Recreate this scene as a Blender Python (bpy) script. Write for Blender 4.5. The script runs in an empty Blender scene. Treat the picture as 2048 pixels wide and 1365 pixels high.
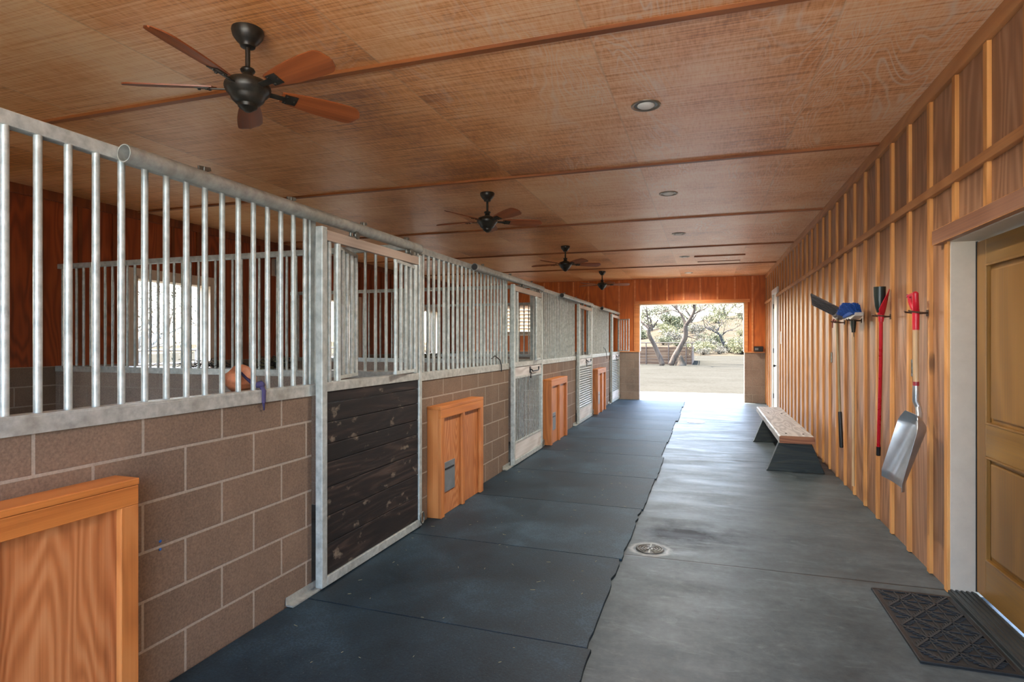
import bpy, bmesh, math, random
from mathutils import Vector, Matrix, Euler
random.seed(7)
SC = bpy.context.scene
COL = SC.collection
R = math.radians
PI = math.pi

# ------------------------------------------------------------------ mesh helpers
class MB:
    """collects faces, links them as ONE mesh object"""
    def __init__(s): s.v = []; s.f = []; s.m = []
    def add(s, vs, fs, mi=0):
        o = len(s.v); s.v += [tuple(p) for p in vs]
        for f in fs: s.f.append(tuple(i + o for i in f)); s.m.append(mi)
    def box(s, x0, x1, y0, y1, z0, z1, mi=0):
        if x0 > x1: x0, x1 = x1, x0
        if y0 > y1: y0, y1 = y1, y0
        if z0 > z1: z0, z1 = z1, z0
        v = [(x0,y0,z0),(x1,y0,z0),(x1,y1,z0),(x0,y1,z0),(x0,y0,z1),(x1,y0,z1),(x1,y1,z1),(x0,y1,z1)]
        s.add(v, [(3,2,1,0),(4,5,6,7),(0,1,5,4),(1,2,6,5),(2,3,7,6),(3,0,4,7)], mi)
        return s
    def obox(s, c, ax, ay, az, mi=0):
        c = Vector(c); ax = Vector(ax); ay = Vector(ay); az = Vector(az)
        v = [c + ax*i + ay*j + az*k for k in (-1,1) for (i,j) in ((-1,-1),(1,-1),(1,1),(-1,1))]
        f = [(3,2,1,0),(4,5,6,7),(0,1,5,4),(1,2,6,5),(2,3,7,6),(3,0,4,7)]
        if ax.cross(ay).dot(az) < 0: f = [t[::-1] for t in f]
        s.add(v, f, mi); return s
    def beam(s, a, b, w, h, up=(0,0,1), mi=0):
        a = Vector(a); b = Vector(b); d = (b-a); L = d.length; d.normalize()
        up = Vector(up)
        sx = d.cross(up)
        if sx.length < 1e-4: sx = d.cross(Vector((1,0,0)))
        sx.normalize(); uz = sx.cross(d).normalized()
        return s.obox((a+b)/2, d*L/2, sx*w/2, uz*h/2, mi)
    def tube(s, pts, rad, n=12, mi=0, caps=True):
        pts = [Vector(p) for p in pts]; m = len(pts)
        if not hasattr(rad, '__len__'): rad = [rad]*m
        rings = []; prev = None
        for i, p in enumerate(pts):
            t = (pts[min(i+1, m-1)] - pts[max(i-1, 0)]).normalized()
            if prev is None:
                u = t.cross(Vector((0,0,1)))
                if u.length < 1e-3: u = t.cross(Vector((0,1,0)))
            else: u = prev - t*prev.dot(t)
            u.normalize(); prev = u; w = t.cross(u)
            rings.append([p + (u*math.cos(2*PI*k/n) + w*math.sin(2*PI*k/n))*rad[i] for k in range(n)])
        vs = [q for r in rings for q in r]; fs = []
        for i in range(m-1):
            for k in range(n):
                a, b = i*n+k, i*n+(k+1) % n
                fs.append((a, b, b+n, a+n))
        if caps:
            fs.append(tuple(range(n-1, -1, -1))); fs.append(tuple((m-1)*n+k for k in range(n)))
        s.add(vs, fs, mi); return s
    def pipe(s, a, b, ro, ri, n=20, mi=0):
        """open hollow tube with wall thickness"""
        a = Vector(a); b = Vector(b); t = (b-a).normalized()
        u = t.cross(Vector((0,0,1)))
        if u.length < 1e-3: u = t.cross(Vector((0,1,0)))
        u.normalize(); w = t.cross(u)
        R_ = lambda p, r: [p + (u*math.cos(2*PI*k/n)+w*math.sin(2*PI*k/n))*r for k in range(n)]
        vs = R_(a,ro)+R_(b,ro)+R_(b,ri)+R_(a,ri); fs = []
        for i in range(4):
            j = (i+1) % 4
            for k in range(n):
                k2 = (k+1) % n
                fs.append((i*n+k, i*n+k2, j*n+k2, j*n+k))
        s.add(vs, fs, mi); return s
    def lathe(s, prof, c=(0,0,0), n=24, mi=0, mat=None):
        vs = []; fs = []
        for r, z in prof:
            for k in range(n):
                p = Vector((r*math.cos(2*PI*k/n), r*math.sin(2*PI*k/n), z))
                if mat is not None: p = mat @ p
                vs.append(p + Vector(c))
        m = len(prof)
        for i in range(m-1):
            for k in range(n):
                a, b = i*n+k, i*n+(k+1) % n
                fs.append((a, b, b+n, a+n))
        fs.append(tuple(range(n-1,-1,-1))); fs.append(tuple((m-1)*n+k for k in range(n)))
        s.add(vs, fs, mi); return s
    def prism(s, poly, axis, d0, d1, mi=0):
        """poly in the two other axes (cyclic order), extruded on axis 'x','y','z'"""
        def P(a, b, d): return {'x': (d,a,b), 'y': (a,d,b), 'z': (a,b,d)}[axis]
        n = len(poly)
        vs = [P(a,b,d0) for a,b in poly] + [P(a,b,d1) for a,b in poly]
        fs = [tuple(range(n)), tuple(range(2*n-1, n-1, -1))]
        for i in range(n):
            j = (i+1) % n
            fs.append((i, i+n, j+n, j))
        s.add(vs, fs, mi); return s
    def sheet(s, fn, nu, nv, mi=0, th=0.0):
        top = [[Vector(fn(i/nu, j/nv)) for j in range(nv+1)] for i in range(nu+1)]
        vs = [p for r in top for p in r]; fs = []
        W = nv+1
        for i in range(nu):
            for j in range(nv): fs.append((i*W+j, (i+1)*W+j, (i+1)*W+j+1, i*W+j+1))
        if th:
            N = len(vs); nor = [[None]*W for _ in range(nu+1)]
            for i in range(nu+1):
                for j in range(W):
                    a = top[min(i+1,nu)][j]-top[max(i-1,0)][j]; b = top[i][min(j+1,nv)]-top[i][max(j-1,0)]
                    k = a.cross(b); nor[i][j] = k.normalized() if k.length > 1e-9 else Vector((0,0,1))
            vs += [top[i][j]-nor[i][j]*th for i in range(nu+1) for j in range(W)]
            fs += [tuple(x+N for x in f[::-1]) for f in fs]
            for i in range(nu):
                for j in (0, nv):
                    a, b = i*W+j, (i+1)*W+j
                    fs.append((a, b, b+N, a+N) if j else (b, a, a+N, b+N))
            for j in range(nv):
                for i in (0, nu):
                    a, b = i*W+j, i*W+j+1
                    fs.append((b, a, a+N, b+N) if i else (a, b, b+N, a+N))
        s.add(vs, fs, mi); return s
    def build(s, name, mats, parent=None, smooth=None, bevel=0, loc=None, fix=True, segs=2):
        me = bpy.data.meshes.new(name)
        if not isinstance(mats, (list, tuple)): mats = [mats]
        me.from_pydata([tuple(p) for p in s.v], [], s.f)
        for m in mats: me.materials.append(m)
        me.polygons.foreach_set('material_index', s.m)
        if fix or bevel:
            bm = bmesh.new(); bm.from_mesh(me)
            if fix: bmesh.ops.recalc_face_normals(bm, faces=bm.faces)
            if bevel:
                es = [e for e in bm.edges if len(e.link_faces) == 2 and e.calc_face_angle(0) > 0.6]
                bmesh.ops.bevel(bm, geom=es, offset=bevel, segments=segs, affect='EDGES', profile=0.6, clamp_overlap=True)
            bm.to_mesh(me); bm.free()
        if smooth is not None:
            me.polygons.foreach_set('use_smooth', [True]*len(me.polygons))
            if smooth < 180: me.set_sharp_from_angle(angle=R(smooth))
        me.update()
        o = bpy.data.objects.new(name, me); COL.objects.link(o)
        if parent: o.parent = parent
        if loc: o.location = loc
        return o

def thing(name, label, cat, loc=(0,0,0), rz=0, group=None):
    o = bpy.data.objects.new(name, None); COL.objects.link(o)
    o.empty_display_size = 0.1
    o.location = loc; o.rotation_euler = (0,0,rz)
    return tag(o, label, cat, group)
def tag(o, label=None, cat=None, group=None, kind=None):
    if label: o['label'] = label
    if cat: o['category'] = cat
    if group: o['group'] = group
    if kind: o['kind'] = kind
    return o
def struct(name, mb, mats, smooth=None, bevel=0, label=None):
    o = mb.build(name, mats, None, smooth, bevel); o['kind'] = 'structure'
    if label: o['label'] = label
    return o
def dup(src, parent, loc=None, rot=None):
    c = src.copy(); COL.objects.link(c); c.parent = parent
    if loc is not None: c.location = loc
    if rot is not None: c.rotation_euler = rot
    return c
def copy_tree(o, parent=None):
    c = o.copy(); COL.objects.link(c); c.parent = parent
    for ch in list(o.children): copy_tree(ch, c)
    return c

# ------------------------------------------------------------------ material helpers
def srgb(r, g, b):
    f = lambda c: (c/255)/12.92 if c/255 <= .04045 else (((c/255)+.055)/1.055)**2.4
    return (f(r), f(g), f(b), 1)
class NT:
    def __init__(s, name):
        s.mat = bpy.data.materials.new(name); s.mat.use_nodes = True
        s.t = s.mat.node_tree; s.n = s.t.nodes
        s.b = s.n['Principled BSDF']; s.out = s.n['Material Output']
        s.co = s.n.new('ShaderNodeTexCoord')
    def link(s, a, b): s.t.links.new(a, b)
    def node(s, typ, ins=None, **kw):
        nd = s.n.new(typ)
        for k, v in kw.items(): setattr(nd, k, v)
        for k, v in (ins or {}).items(): s.set(nd.inputs[k], v)
        return nd
    def set(s, sock, v):
        if hasattr(v, 'is_linked') or isinstance(v, bpy.types.NodeSocket): s.link(v, sock)
        else: sock.default_value = v
    def math(s, op, a, b=None, c=None, clamp=False):
        nd = s.n.new('ShaderNodeMath'); nd.operation = op; nd.use_clamp = clamp
        s.set(nd.inputs[0], a)
        if b is not None: s.set(nd.inputs[1], b)
        if c is not None: s.set(nd.inputs[2], c)
        return nd.outputs[0]
    def mapping(s, scale=(1,1,1), loc=(0,0,0), rot=(0,0,0), src=None):
        nd = s.node('ShaderNodeMapping', {'Scale': scale, 'Location': loc, 'Rotation': rot})
        s.link(src or s.co.outputs['Object'], nd.inputs['Vector']); return nd.outputs[0]
    def noise(s, vec, scale=5, detail=4, rough=.55, dist=0, out='Fac'):
        nd = s.node('ShaderNodeTexNoise', {'Scale': scale, 'Detail': detail, 'Roughness': rough, 'Distortion': dist})
        s.link(vec, nd.inputs['Vector']); return nd.outputs[out]
    def ramp(s, fac, stops, interp='LINEAR'):
        nd = s.n.new('ShaderNodeValToRGB'); nd.color_ramp.interpolation = interp
        e = nd.color_ramp.elements
        while len(e) < len(stops): e.new(.5)
        for el, (p, c) in zip(e, stops):
            el.position = p; el.color = c if hasattr(c, '__len__') else (c,c,c,1)
        s.set(nd.inputs[0], fac); return nd.outputs[0]
    def mix(s, fac, a, b, blend='MIX'):
        nd = s.n.new('ShaderNodeMix'); nd.data_type = 'RGBA'; nd.blend_type = blend
        s.set(nd.inputs[0], fac); s.set(nd.inputs[6], a); s.set(nd.inputs[7], b); return nd.outputs[2]
    def sep(s, vec=None):
        nd = s.n.new('ShaderNodeSeparateXYZ'); s.link(vec or s.co.outputs['Object'], nd.inputs[0]); return nd.outputs
    def comb(s, x, y, z):
        nd = s.n.new('ShaderNodeCombineXYZ')
        for i, v in enumerate((x, y, z)): s.set(nd.inputs[i], v)
        return nd.outputs[0]
    def bump(s, h, strength=.3, dist=.01, prev=None):
        nd = s.node('ShaderNodeBump', {'Strength': strength, 'Distance': dist, 'Height': h})
        if prev is not None: s.link(prev, nd.inputs['Normal'])
        s.link(nd.outputs[0], s.b.inputs['Normal']); return nd.outputs[0]
    def color(s, c): s.set(s.b.inputs['Base Color'], c); return s
    def rough(s, r): s.set(s.b.inputs['Roughness'], r); return s
    def metal(s, m): s.set(s.b.inputs['Metallic'], m); return s
    def rnd(s): return s.n.new('ShaderNodeObjectInfo').outputs['Random']

def wood(name, dark, mid, light, axis='z', scale=1.0, rough=.5, saw=0.0, bands=14, contrast=1.0, knots=True, bumpk=.25, rand=0.0, wide=1.0):
    """grain runs along axis; cathedral contours from stretched noise"""
    N = NT(name)
    st = {'x': (.16,1,1), 'y': (1,.16,1), 'z': (1,1,.16)}[axis]
    st = tuple(a*scale for a in st)
    off = N.node('ShaderNodeVectorMath', {0: N.co.outputs['Object']}, operation='ADD')
    if rand:
        r = N.rnd(); N.link(N.comb(N.math('MULTIPLY', r, 37.), N.math('MULTIPLY', r, 53.), N.math('MULTIPLY', r, 91.)), off.inputs[1])
    v = N.mapping(st, src=off.outputs[0])
    n1 = N.noise(v, 2.2/wide, 2, .5, .3)
    w = N.math('SINE', N.math('MULTIPLY', n1, bands*6.28))
    w = N.math('MULTIPLY_ADD', w, .5, .5)
    fine = N.noise(N.mapping(tuple(a*b for a, b in zip(st, {'x': (.3,9,9), 'y': (9,.3,9), 'z': (9,9,.3)}[axis])), src=off.outputs[0]), 9, 3, .6)
    big = N.noise(v, .9, 3, .5)
    f = N.math('MULTIPLY_ADD', w, .34*contrast, N.math('MULTIPLY', fine, .42))
    f = N.math('ADD', f, N.math('MULTIPLY_ADD', big, .6, -.18))
    c = N.ramp(f, [(.12, dark), (.5, mid), (.88, light)])
    if knots:
        vo = N.node('ShaderNodeTexVoronoi', {'Scale': 1.6, 'Randomness': 1.0})
        N.link(N.mapping({'x': (.5,1.4,1.4), 'y': (1.4,.5,1.4), 'z': (1.4,1.4,.5)}[axis], src=off.outputs[0]), vo.inputs['Vector'])
        k = N.ramp(vo.outputs['Distance'], [(.03, 1.0), (.07, 0.0)])
        c = N.mix(N.math('MULTIPLY', k, .85), c, tuple(x*.35 for x in dark[:3])+(1,))
    N.color(c)
    N.rough(N.math('MULTIPLY_ADD', fine, .25, rough-.12))
    h = fine
    if saw:
        sv = N.noise(N.mapping({'x': (60,3,3), 'y': (3,60,3), 'z': (3,3,60)}[axis], src=off.outputs[0]), 1.0, 2, .6)
        h = N.math('MULTIPLY_ADD', sv, saw, fine)
    N.bump(h, bumpk, .004)
    return N.mat

def galv(name, base=(180,186,180), dirt=.3, rough=.42):
    N = NT(name)
    r = N.rnd(); v = N.node('ShaderNodeVectorMath', {0: N.co.outputs['Object']}, operation='ADD')
    N.link(N.comb(N.math('MULTIPLY', r, 17.), N.math('MULTIPLY', r, 29.), N.math('MULTIPLY', r, 43.)), v.inputs[1]); v = v.outputs[0]
    n = N.noise(v, 22, 4, .6); n2 = N.noise(v, 3.3, 4, .65)
    c = N.ramp(n, [(.3, srgb(*[x*.86 for x in base])), (.7, srgb(*[min(255, x*1.1) for x in base]))])
    d = N.ramp(n2, [(.5, 0.0), (.72, 1.0)])
    c = N.mix(N.math('MULTIPLY', d, dirt), c, srgb(128,122,104))
    N.color(c).metal(.3).rough(N.math('MULTIPLY_ADD', n2, .3, rough-.15))
    N.bump(n, .08, .002)
    return N.mat

def plain(name, c, rough=.5, metal=0, var=.12, scale=12, bump=.1):
    N = NT(name)
    n = N.noise(N.co.outputs['Object'], scale, 4, .6)
    lo = tuple(x*(1-var*1.6) for x in c[:3])+(1,); hi = tuple(min(1, x*(1+var*1.3)) for x in c[:3])+(1,)
    N.color(N.ramp(n, [(.3, lo), (.7, hi)])).rough(N.math('MULTIPLY_ADD', n, .15, rough-.07)).metal(metal)
    if bump: N.bump(n, bump, .003)
    return N.mat

def cmu(name, axis, shift, width=.418, base=(120,98,79)):
    """split-joint concrete block; axis = the horizontal axis of the wall"""
    N = NT(name)
    x, y, z = N.sep()
    u = N.math('SUBTRACT', y if axis == 'y' else x, shift)
    br = N.node('ShaderNodeTexBrick', {'Scale': 1.0, 'Mortar Size': .0072, 'Mortar Smooth': .25, 'Brick Width': width, 'Row Height': .2032, 'Bias': 0.0}, offset=.5, offset_frequency=2)
    N.link(N.comb(u, z, 0.0), br.inputs['Vector'])
    br.inputs['Color1'].default_value = (.42,.42,.42,1); br.inputs['Color2'].default_value = (.58,.58,.58,1)
    sp = N.noise(N.co.outputs['Object'], 95, 3, .75); bg = N.noise(N.co.outputs['Object'], 2.1, 4, .6)
    st = N.noise(N.mapping((3,3,.35)), 3, 4, .6)
    f = N.math('MULTIPLY_ADD', sp, .55, N.math('MULTIPLY', bg, .35))
    f = N.math('ADD', f, N.math('MULTIPLY_ADD', br.outputs['Color'], .3, -.12))
    c = N.ramp(f, [(.3, srgb(*[a*.74 for a in base])), (.52, srgb(*base)), (.75, srgb(*[min(255, a*1.24) for a in base]))])
    c = N.mix(N.math('MULTIPLY', N.ramp(st, [(.55, 0.), (.8, 1.)]), .25), c, srgb(96,78,60))
    mc = N.ramp(sp, [(.3, srgb(140,126,110)), (.7, srgb(162,148,132))])
    c = N.mix(br.outputs['Fac'], c, mc)
    N.color(c).rough(.88)
    b1 = N.bump(sp, .35, .003)
    N.bump(N.math('SUBTRACT', 1.0, br.outputs['Fac']), .6, .004, b1)
    return N.mat

# ------------------------------------------------------------------ materials
def ceiling_mat():
    N = NT('rough_sawn_plywood_ceiling')
    x, y, z = N.sep()
    # 4 x 8 ft sheets: one random value per sheet
    px = N.math('FLOOR', N.math('DIVIDE', N.math('ADD', x, .59), 1.22))
    py = N.math('FLOOR', N.math('DIVIDE', N.math('SUBTRACT', y, .58), 2.47))
    wn = N.node('ShaderNodeTexWhiteNoise', noise_dimensions='2D'); N.link(N.comb(px, py, 0.), wn.inputs['Vector'])
    rv = wn.outputs['Value']
    v = N.node('ShaderNodeVectorMath', {0: N.co.outputs['Object']}, operation='ADD')
    N.link(N.comb(N.math('MULTIPLY', rv, 31.), N.math('MULTIPLY', rv, 17.), 0.), v.inputs[1]); v = v.outputs[0]
    g = N.noise(N.mapping((1.,.2,1.), src=v), 2.1, 3, .5, .5)
    w = N.math('MULTIPLY_ADD', N.math('SINE', N.math('MULTIPLY', g, 210.)), .5, .5)
    lines = N.math('MULTIPLY', N.math('POWER', w, 4.), N.ramp(N.noise(N.mapping((1.4,.5,1.), src=v), 1.3, 3, .6), [(.45, 0.), (.7, 1.)]))
    saw = N.noise(N.mapping((.9, 60., 1.), src=v), 1., 4, .75)
    fine = N.noise(N.mapping((60., 9., 1.), src=v), 1., 3, .7)
    big = N.noise(v, .8, 4, .6)
    f = N.math('ADD', N.math('MULTIPLY', saw, .6), N.math('MULTIPLY', fine, .25))
    f = N.math('ADD', f, N.math('MULTIPLY_ADD', big, .5, -.16))
    f = N.math('ADD', f, N.math('MULTIPLY', rv, .08))
    c = N.ramp(f, [(.38, srgb(140,80,34)), (.53, srgb(222,146,74)), (.68, srgb(246,194,132))])
    # pale streaks on the raised grain: weathering and painted sheen, stronger over the right half
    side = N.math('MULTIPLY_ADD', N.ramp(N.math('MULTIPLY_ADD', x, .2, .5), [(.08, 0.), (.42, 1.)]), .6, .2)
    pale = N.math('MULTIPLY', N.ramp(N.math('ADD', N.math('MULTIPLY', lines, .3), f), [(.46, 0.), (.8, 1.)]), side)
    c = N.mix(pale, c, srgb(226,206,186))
    seam = N.math('ABSOLUTE', N.math('SUBTRACT', N.math('FRACT', N.math('DIVIDE', N.math('ADD', x, .59), 1.22)), .5))
    sm = N.ramp(seam, [(.4955, 0.), (.4965, 1.)])
    c = N.mix(N.math('MULTIPLY', sm, .45), c, srgb(188,154,120))
    N.color(c).rough(N.math('MULTIPLY_ADD', saw, .22, .28))
    N.set(N.b.inputs['Specular IOR Level'], 1.0)
    N.bump(N.math('ADD', N.math('MULTIPLY', saw, 1.), N.math('MULTIPLY', lines, .5)), .35, .004)
    return N.mat

def concrete_mat():
    N = NT('worn_sealed_concrete')
    x, y, z = N.sep()
    o = N.co.outputs['Object']
    n1 = N.noise(o, 2.2, 6, .65); n2 = N.noise(o, 22, 5, .7); n3 = N.noise(N.mapping((.8,2.6,1)), 1.6, 5, .6, .8)
    f = N.math('ADD', N.math('MULTIPLY', n1, .6), N.math('MULTIPLY', n2, .4))
    c = N.ramp(f, [(.34, srgb(52,59,61)), (.5, srgb(70,79,81)), (.68, srgb(90,99,101))])
    # dark damp stain beside the drain
    d = N.node('ShaderNodeVectorMath', {0: N.comb(N.math('MULTIPLY', N.math('ADD', x, .16), .8), N.math('SUBTRACT', y, 4.72), 0.)}, operation='LENGTH').outputs['Value']
    d = N.math('ADD', d, N.math('MULTIPLY_ADD', N.noise(o, 5, 4, .6), .5, -.25))
    stn = N.ramp(d, [(.1, 1.), (.42, 0.)])
    c = N.mix(N.math('MULTIPLY', stn, .92), c, srgb(22,17,13))
    # lime ring round the drain
    d2 = N.node('ShaderNodeVectorMath', {0: N.comb(N.math('ADD', x, .383), N.math('SUBTRACT', y, 4.315), 0.)}, operation='LENGTH').outputs['Value']
    ring = N.ramp(N.math('ADD', d2, N.math('MULTIPLY_ADD', N.noise(o, 18, 3, .6), .06, -.03)), [(.1, 0.), (.125, 1.), (.16, 0.)])
    c = N.mix(N.math('MULTIPLY', ring, .55), c, srgb(160,162,158))
    # dark specks
    sp = N.ramp(N.noise(o, 13, 4, .7), [(.66, 0.), (.72, 1.)])
    c = N.mix(N.math('MULTIPLY', sp, .6), c, srgb(36,32,28))
    sw = N.ramp(N.noise(N.mapping((1.2,3.2,1)), 2.2, 6, .75, 1.5), [(.56, 0.), (.72, 1.)])
    c = N.mix(N.math('MULTIPLY', sw, .35), c, srgb(122,131,131))
    # saw-cut joints
    j = N.math('ABSOLUTE', N.math('SUBTRACT', N.math('FRACT', N.math('DIVIDE', N.math('SUBTRACT', y, 4.155+1.85), 3.7)), .5))
    jm = N.ramp(j, [(.0012, 1.), (.0022, 0.)])
    c = N.mix(jm, c, srgb(36,33,30))
    N.color(c)
    N.rough(N.math('ADD', N.math('MULTIPLY_ADD', n3, .5, .16), N.math('MULTIPLY', n2, .12)))
    N.set(N.b.inputs['Specular IOR Level'], N.math('MULTIPLY_ADD', stn, -.16, .2))
    b = N.bump(N.math('ADD', N.math('MULTIPLY', n3, .8), N.math('MULTIPLY', n2, .12)), .16, .01)
    N.bump(N.math('SUBTRACT', 1., jm), .6, .004, b)
    return N.mat

def mat_rubber():
    N = NT('rubber_stall_mat')
    o = N.co.outputs['Object']
    n = N.noise(o, 90, 3, .7); n2 = N.noise(o, 1.6, 5, .65)
    f = N.math('ADD', N.math('MULTIPLY', n, .35), N.math('MULTIPLY', n2, .65))
    f = N.math('ADD', f, N.math('MULTIPLY_ADD', N.rnd(), .1, -.05))
    c = N.ramp(f, [(.36, srgb(14,27,34)), (.52, srgb(30,47,56)), (.66, srgb(54,75,87))])
    sp = N.ramp(N.noise(o, 130, 1, .5), [(.74, 0.), (.78, 1.)])
    c = N.mix(N.math('MULTIPLY', sp, .4), c, srgb(128,124,110))
    N.color(c).rough(N.math('MULTIPLY_ADD', n2, .3, .45)); N.bump(n, .3, .004)
    N.set(N.b.inputs['Specular IOR Level'], .3)
    return N.mat

M = {}
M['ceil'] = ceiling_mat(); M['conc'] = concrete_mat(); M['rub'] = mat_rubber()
M['batten_c'] = wood('ceiling_batten_wood', srgb(96,50,20), srgb(140,80,36), srgb(170,104,54), 'x', 1, .5, knots=False, bands=6)
M['side_r'] = wood('board_siding_right', srgb(108,70,44), srgb(160,116,84), srgb(200,162,130), 'z', 1.2, .42, saw=.8, bands=12, contrast=.7)
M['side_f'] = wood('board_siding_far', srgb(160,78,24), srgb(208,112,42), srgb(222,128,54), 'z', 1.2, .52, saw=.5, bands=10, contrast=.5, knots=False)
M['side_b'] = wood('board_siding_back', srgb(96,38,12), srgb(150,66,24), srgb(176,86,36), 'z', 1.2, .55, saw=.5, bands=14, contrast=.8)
M['side_y'] = wood('door_head_board', srgb(112,72,50), srgb(160,114,86), srgb(188,146,116), 'y', 1.4, .5, bands=8, contrast=.5)
M['bat_r'] = wood('batten_wood', srgb(164,104,48), srgb(212,150,82), srgb(228,172,108), 'z', 1.5, .5, bands=8, contrast=.6)
M['trim_y'] = wood('trim_wood', srgb(150,94,50), srgb(186,130,80), srgb(206,152,104), 'y', 1.5, .5, bands=8, contrast=.6)
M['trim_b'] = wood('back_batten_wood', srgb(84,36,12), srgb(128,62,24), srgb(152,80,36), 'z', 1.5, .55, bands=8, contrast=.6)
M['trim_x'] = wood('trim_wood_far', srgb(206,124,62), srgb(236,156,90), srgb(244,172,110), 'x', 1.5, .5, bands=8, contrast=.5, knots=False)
M['cmu_y'] = cmu('concrete_block_aisle', 'y', 1.418)
M['cmu_x'] = cmu('concrete_block_cross', 'x', .05, .4064, (150,132,116))
M['galv'] = galv('galvanized_steel')
M['galv_d'] = galv('galvanized_rail_dusty', (158,160,152), .6, .5)
M['galv_p'] = galv('galvanized_ledge', (176,178,170), .55, .45)
M['steel'] = plain('zinc_hardware', srgb(120,120,112), .4, .8)
M['white_wood'] = wood('whitewashed_boards', srgb(150,140,130), srgb(206,202,196), srgb(226,224,220), 'y', 1.6, .6, bands=8, contrast=.6)
M['header'] = wood('grey_header_board', srgb(132,116,102), srgb(170,152,136), srgb(190,176,160), 'y', 1.6, .6, bands=6, contrast=.5)
M['matrib'] = plain('mat_ribs', srgb(34,38,41), .55)
M['black'] = plain('black_metal', srgb(26,26,27), .45, .2)
M['blackp'] = plain('black_plastic', srgb(20,22,24), .5)
M['dark_fan'] = plain('oil_rubbed_bronze', srgb(58,55,48), .36, .5, .35)
M['blade'] = wood('fan_blade_wood', srgb(104,50,22), srgb(156,84,42), srgb(184,110,62), 'x', 1.4, .34, bands=5, contrast=.5, knots=False)
M['blade_e'] = plain('fan_blade_edge', srgb(150,120,96), .4)
M['box'] = wood('cedar_box_wood', srgb(142,78,33), srgb(186,115,57), srgb(204,138,79), 'z', 1.4, .5, bands=10, contrast=.7, rand=1)
M['box_h'] = wood('cedar_box_wood_flat', srgb(150,82,32), srgb(192,116,52), srgb(208,140,76), 'y', 1.4, .5, bands=8, contrast=.5, rand=1)
M['boxp'] = wood('cedar_box_plywood', srgb(140,76,36), srgb(184,114,64), srgb(208,146,95), 'z', 1.3, .5, bands=36, contrast=.9, rand=1, knots=False)
M['flap'] = plain('grey_flap', srgb(120,126,128), .45, .2)
M['oak'] = wood('stained_door_wood', srgb(92,62,24), srgb(142,102,48), srgb(166,126,68), 'z', 1.2, .36, bands=5, contrast=.45, bumpk=.12)
M['oak_h'] = wood('stained_door_rail_wood', srgb(100,68,25), srgb(146,108,50), srgb(168,130,68), 'y', 1.2, .36, bands=5, contrast=.45, bumpk=.12)
M['beige'] = plain('beige_paint', srgb(186,176,160), .5, var=.04)
M['cream'] = plain('cream_reveal_paint', srgb(216,196,172), .6, var=.05)
M['white'] = plain('white_paint', srgb(232,230,222), .45, var=.03)
M['sill'] = plain('ribbed_metal_sill', srgb(70,74,74), .4, .7)
M['drain'] = plain('drain_iron', srgb(60,60,58), .45, .6)
M['benchtop'] = wood('weathered_bench_wood', srgb(104,98,90), srgb(160,155,147), srgb(204,200,193), 'y', 1.6, .5, bands=12, contrast=.8, bumpk=.5)
M['benchleg'] = wood('worn_green_painted_wood', srgb(13,20,20), srgb(25,35,34), srgb(62,58,42), 'x', 1.8, .55, bands=14, contrast=.9, bumpk=.5)
M['bench_e'] = wood('bench_end_grain', srgb(96,54,30), srgb(134,84,54), srgb(158,108,74), 'x', 2, .6, bands=10)
M['red'] = plain('red_enamel', srgb(172,20,34), .28, 0, .08)
M['redp'] = plain('red_plastic', srgb(186,26,44), .34, 0, .08)
M['ash'] = wood('ash_handle', srgb(150,118,80), srgb(190,158,118), srgb(206,178,140), 'z', 3, .45, bands=6, contrast=.4, knots=False)
M['oldhandle'] = wood('old_handle_wood', srgb(96,82,56), srgb(140,122,88), srgb(164,146,112), 'z', 3, .55, bands=6, contrast=.5, knots=False)
M['alu'] = plain('scoop_aluminium', srgb(186,192,196), .3, .85, .07)
M['greycup'] = plain('dark_green_cup', srgb(26,38,36), .3)
M['bristle'] = plain('blue_bristles', srgb(22,74,150), .7, 0, .35, 60, .4)
M['scraper'] = plain('dark_grey_rubber', srgb(92,89,90), .6)
M['hook'] = plain('rusty_hook', srgb(84,64,50), .6, .4)
M['salt'] = plain('brown_mineral_salt', srgb(190,124,88), .55, 0, .3, 14, .5)
M['purple'] = plain('purple_webbing', srgb(58,50,84), .8)
M['lens'] = plain('frosted_lens', srgb(222,222,216), .5, 0, .02)
M['canrim'] = plain('brushed_nickel_rim', srgb(160,152,140), .35, .8)
M['kick'] = None
def kick_mat():
    N = NT('dark_stall_planks')
    r = N.rnd(); o = N.co.outputs['Object']
    v = N.node('ShaderNodeVectorMath', {0: o}, operation='ADD'); N.link(N.comb(0., N.math('MULTIPLY', r, 40.), N.math('MULTIPLY', r, 23.)), v.inputs[1]); v = v.outputs[0]
    g = N.noise(N.mapping((1,.5,5), src=v), 3.5, 5, .65, .4); b = N.noise(v, 2.6, 4, .6)
    w = N.math('MULTIPLY_ADD', N.math('SINE', N.math('MULTIPLY', N.noise(N.mapping((1,.25,2.2), src=v), 2, 2, .5), 90)), .5, .5)
    f = N.math('ADD', N.math('MULTIPLY', g, .6), N.math('MULTIPLY', w, .14))
    c = N.ramp(N.math('ADD', f, N.math('MULTIPLY_ADD', r, .14, -.04)), [(.32, srgb(10,6,5)), (.47, srgb(30,20,16)), (.6, srgb(62,48,40)), (.76, srgb(98,86,76))])
    wear = N.ramp(N.math('MULTIPLY', N.noise(N.mapping((1,2.5,5), src=v), 3, 4, .6), N.math('MULTIPLY_ADD', b, .8, .6)), [(.62, 0.), (.74, 1.)])
    c = N.mix(N.math('MULTIPLY', wear, .7), c, srgb(136,122,104))
    N.color(c).rough(.62); N.bump(g, .5, .006)
    return N.mat
M['kick'] = kick_mat()

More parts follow.
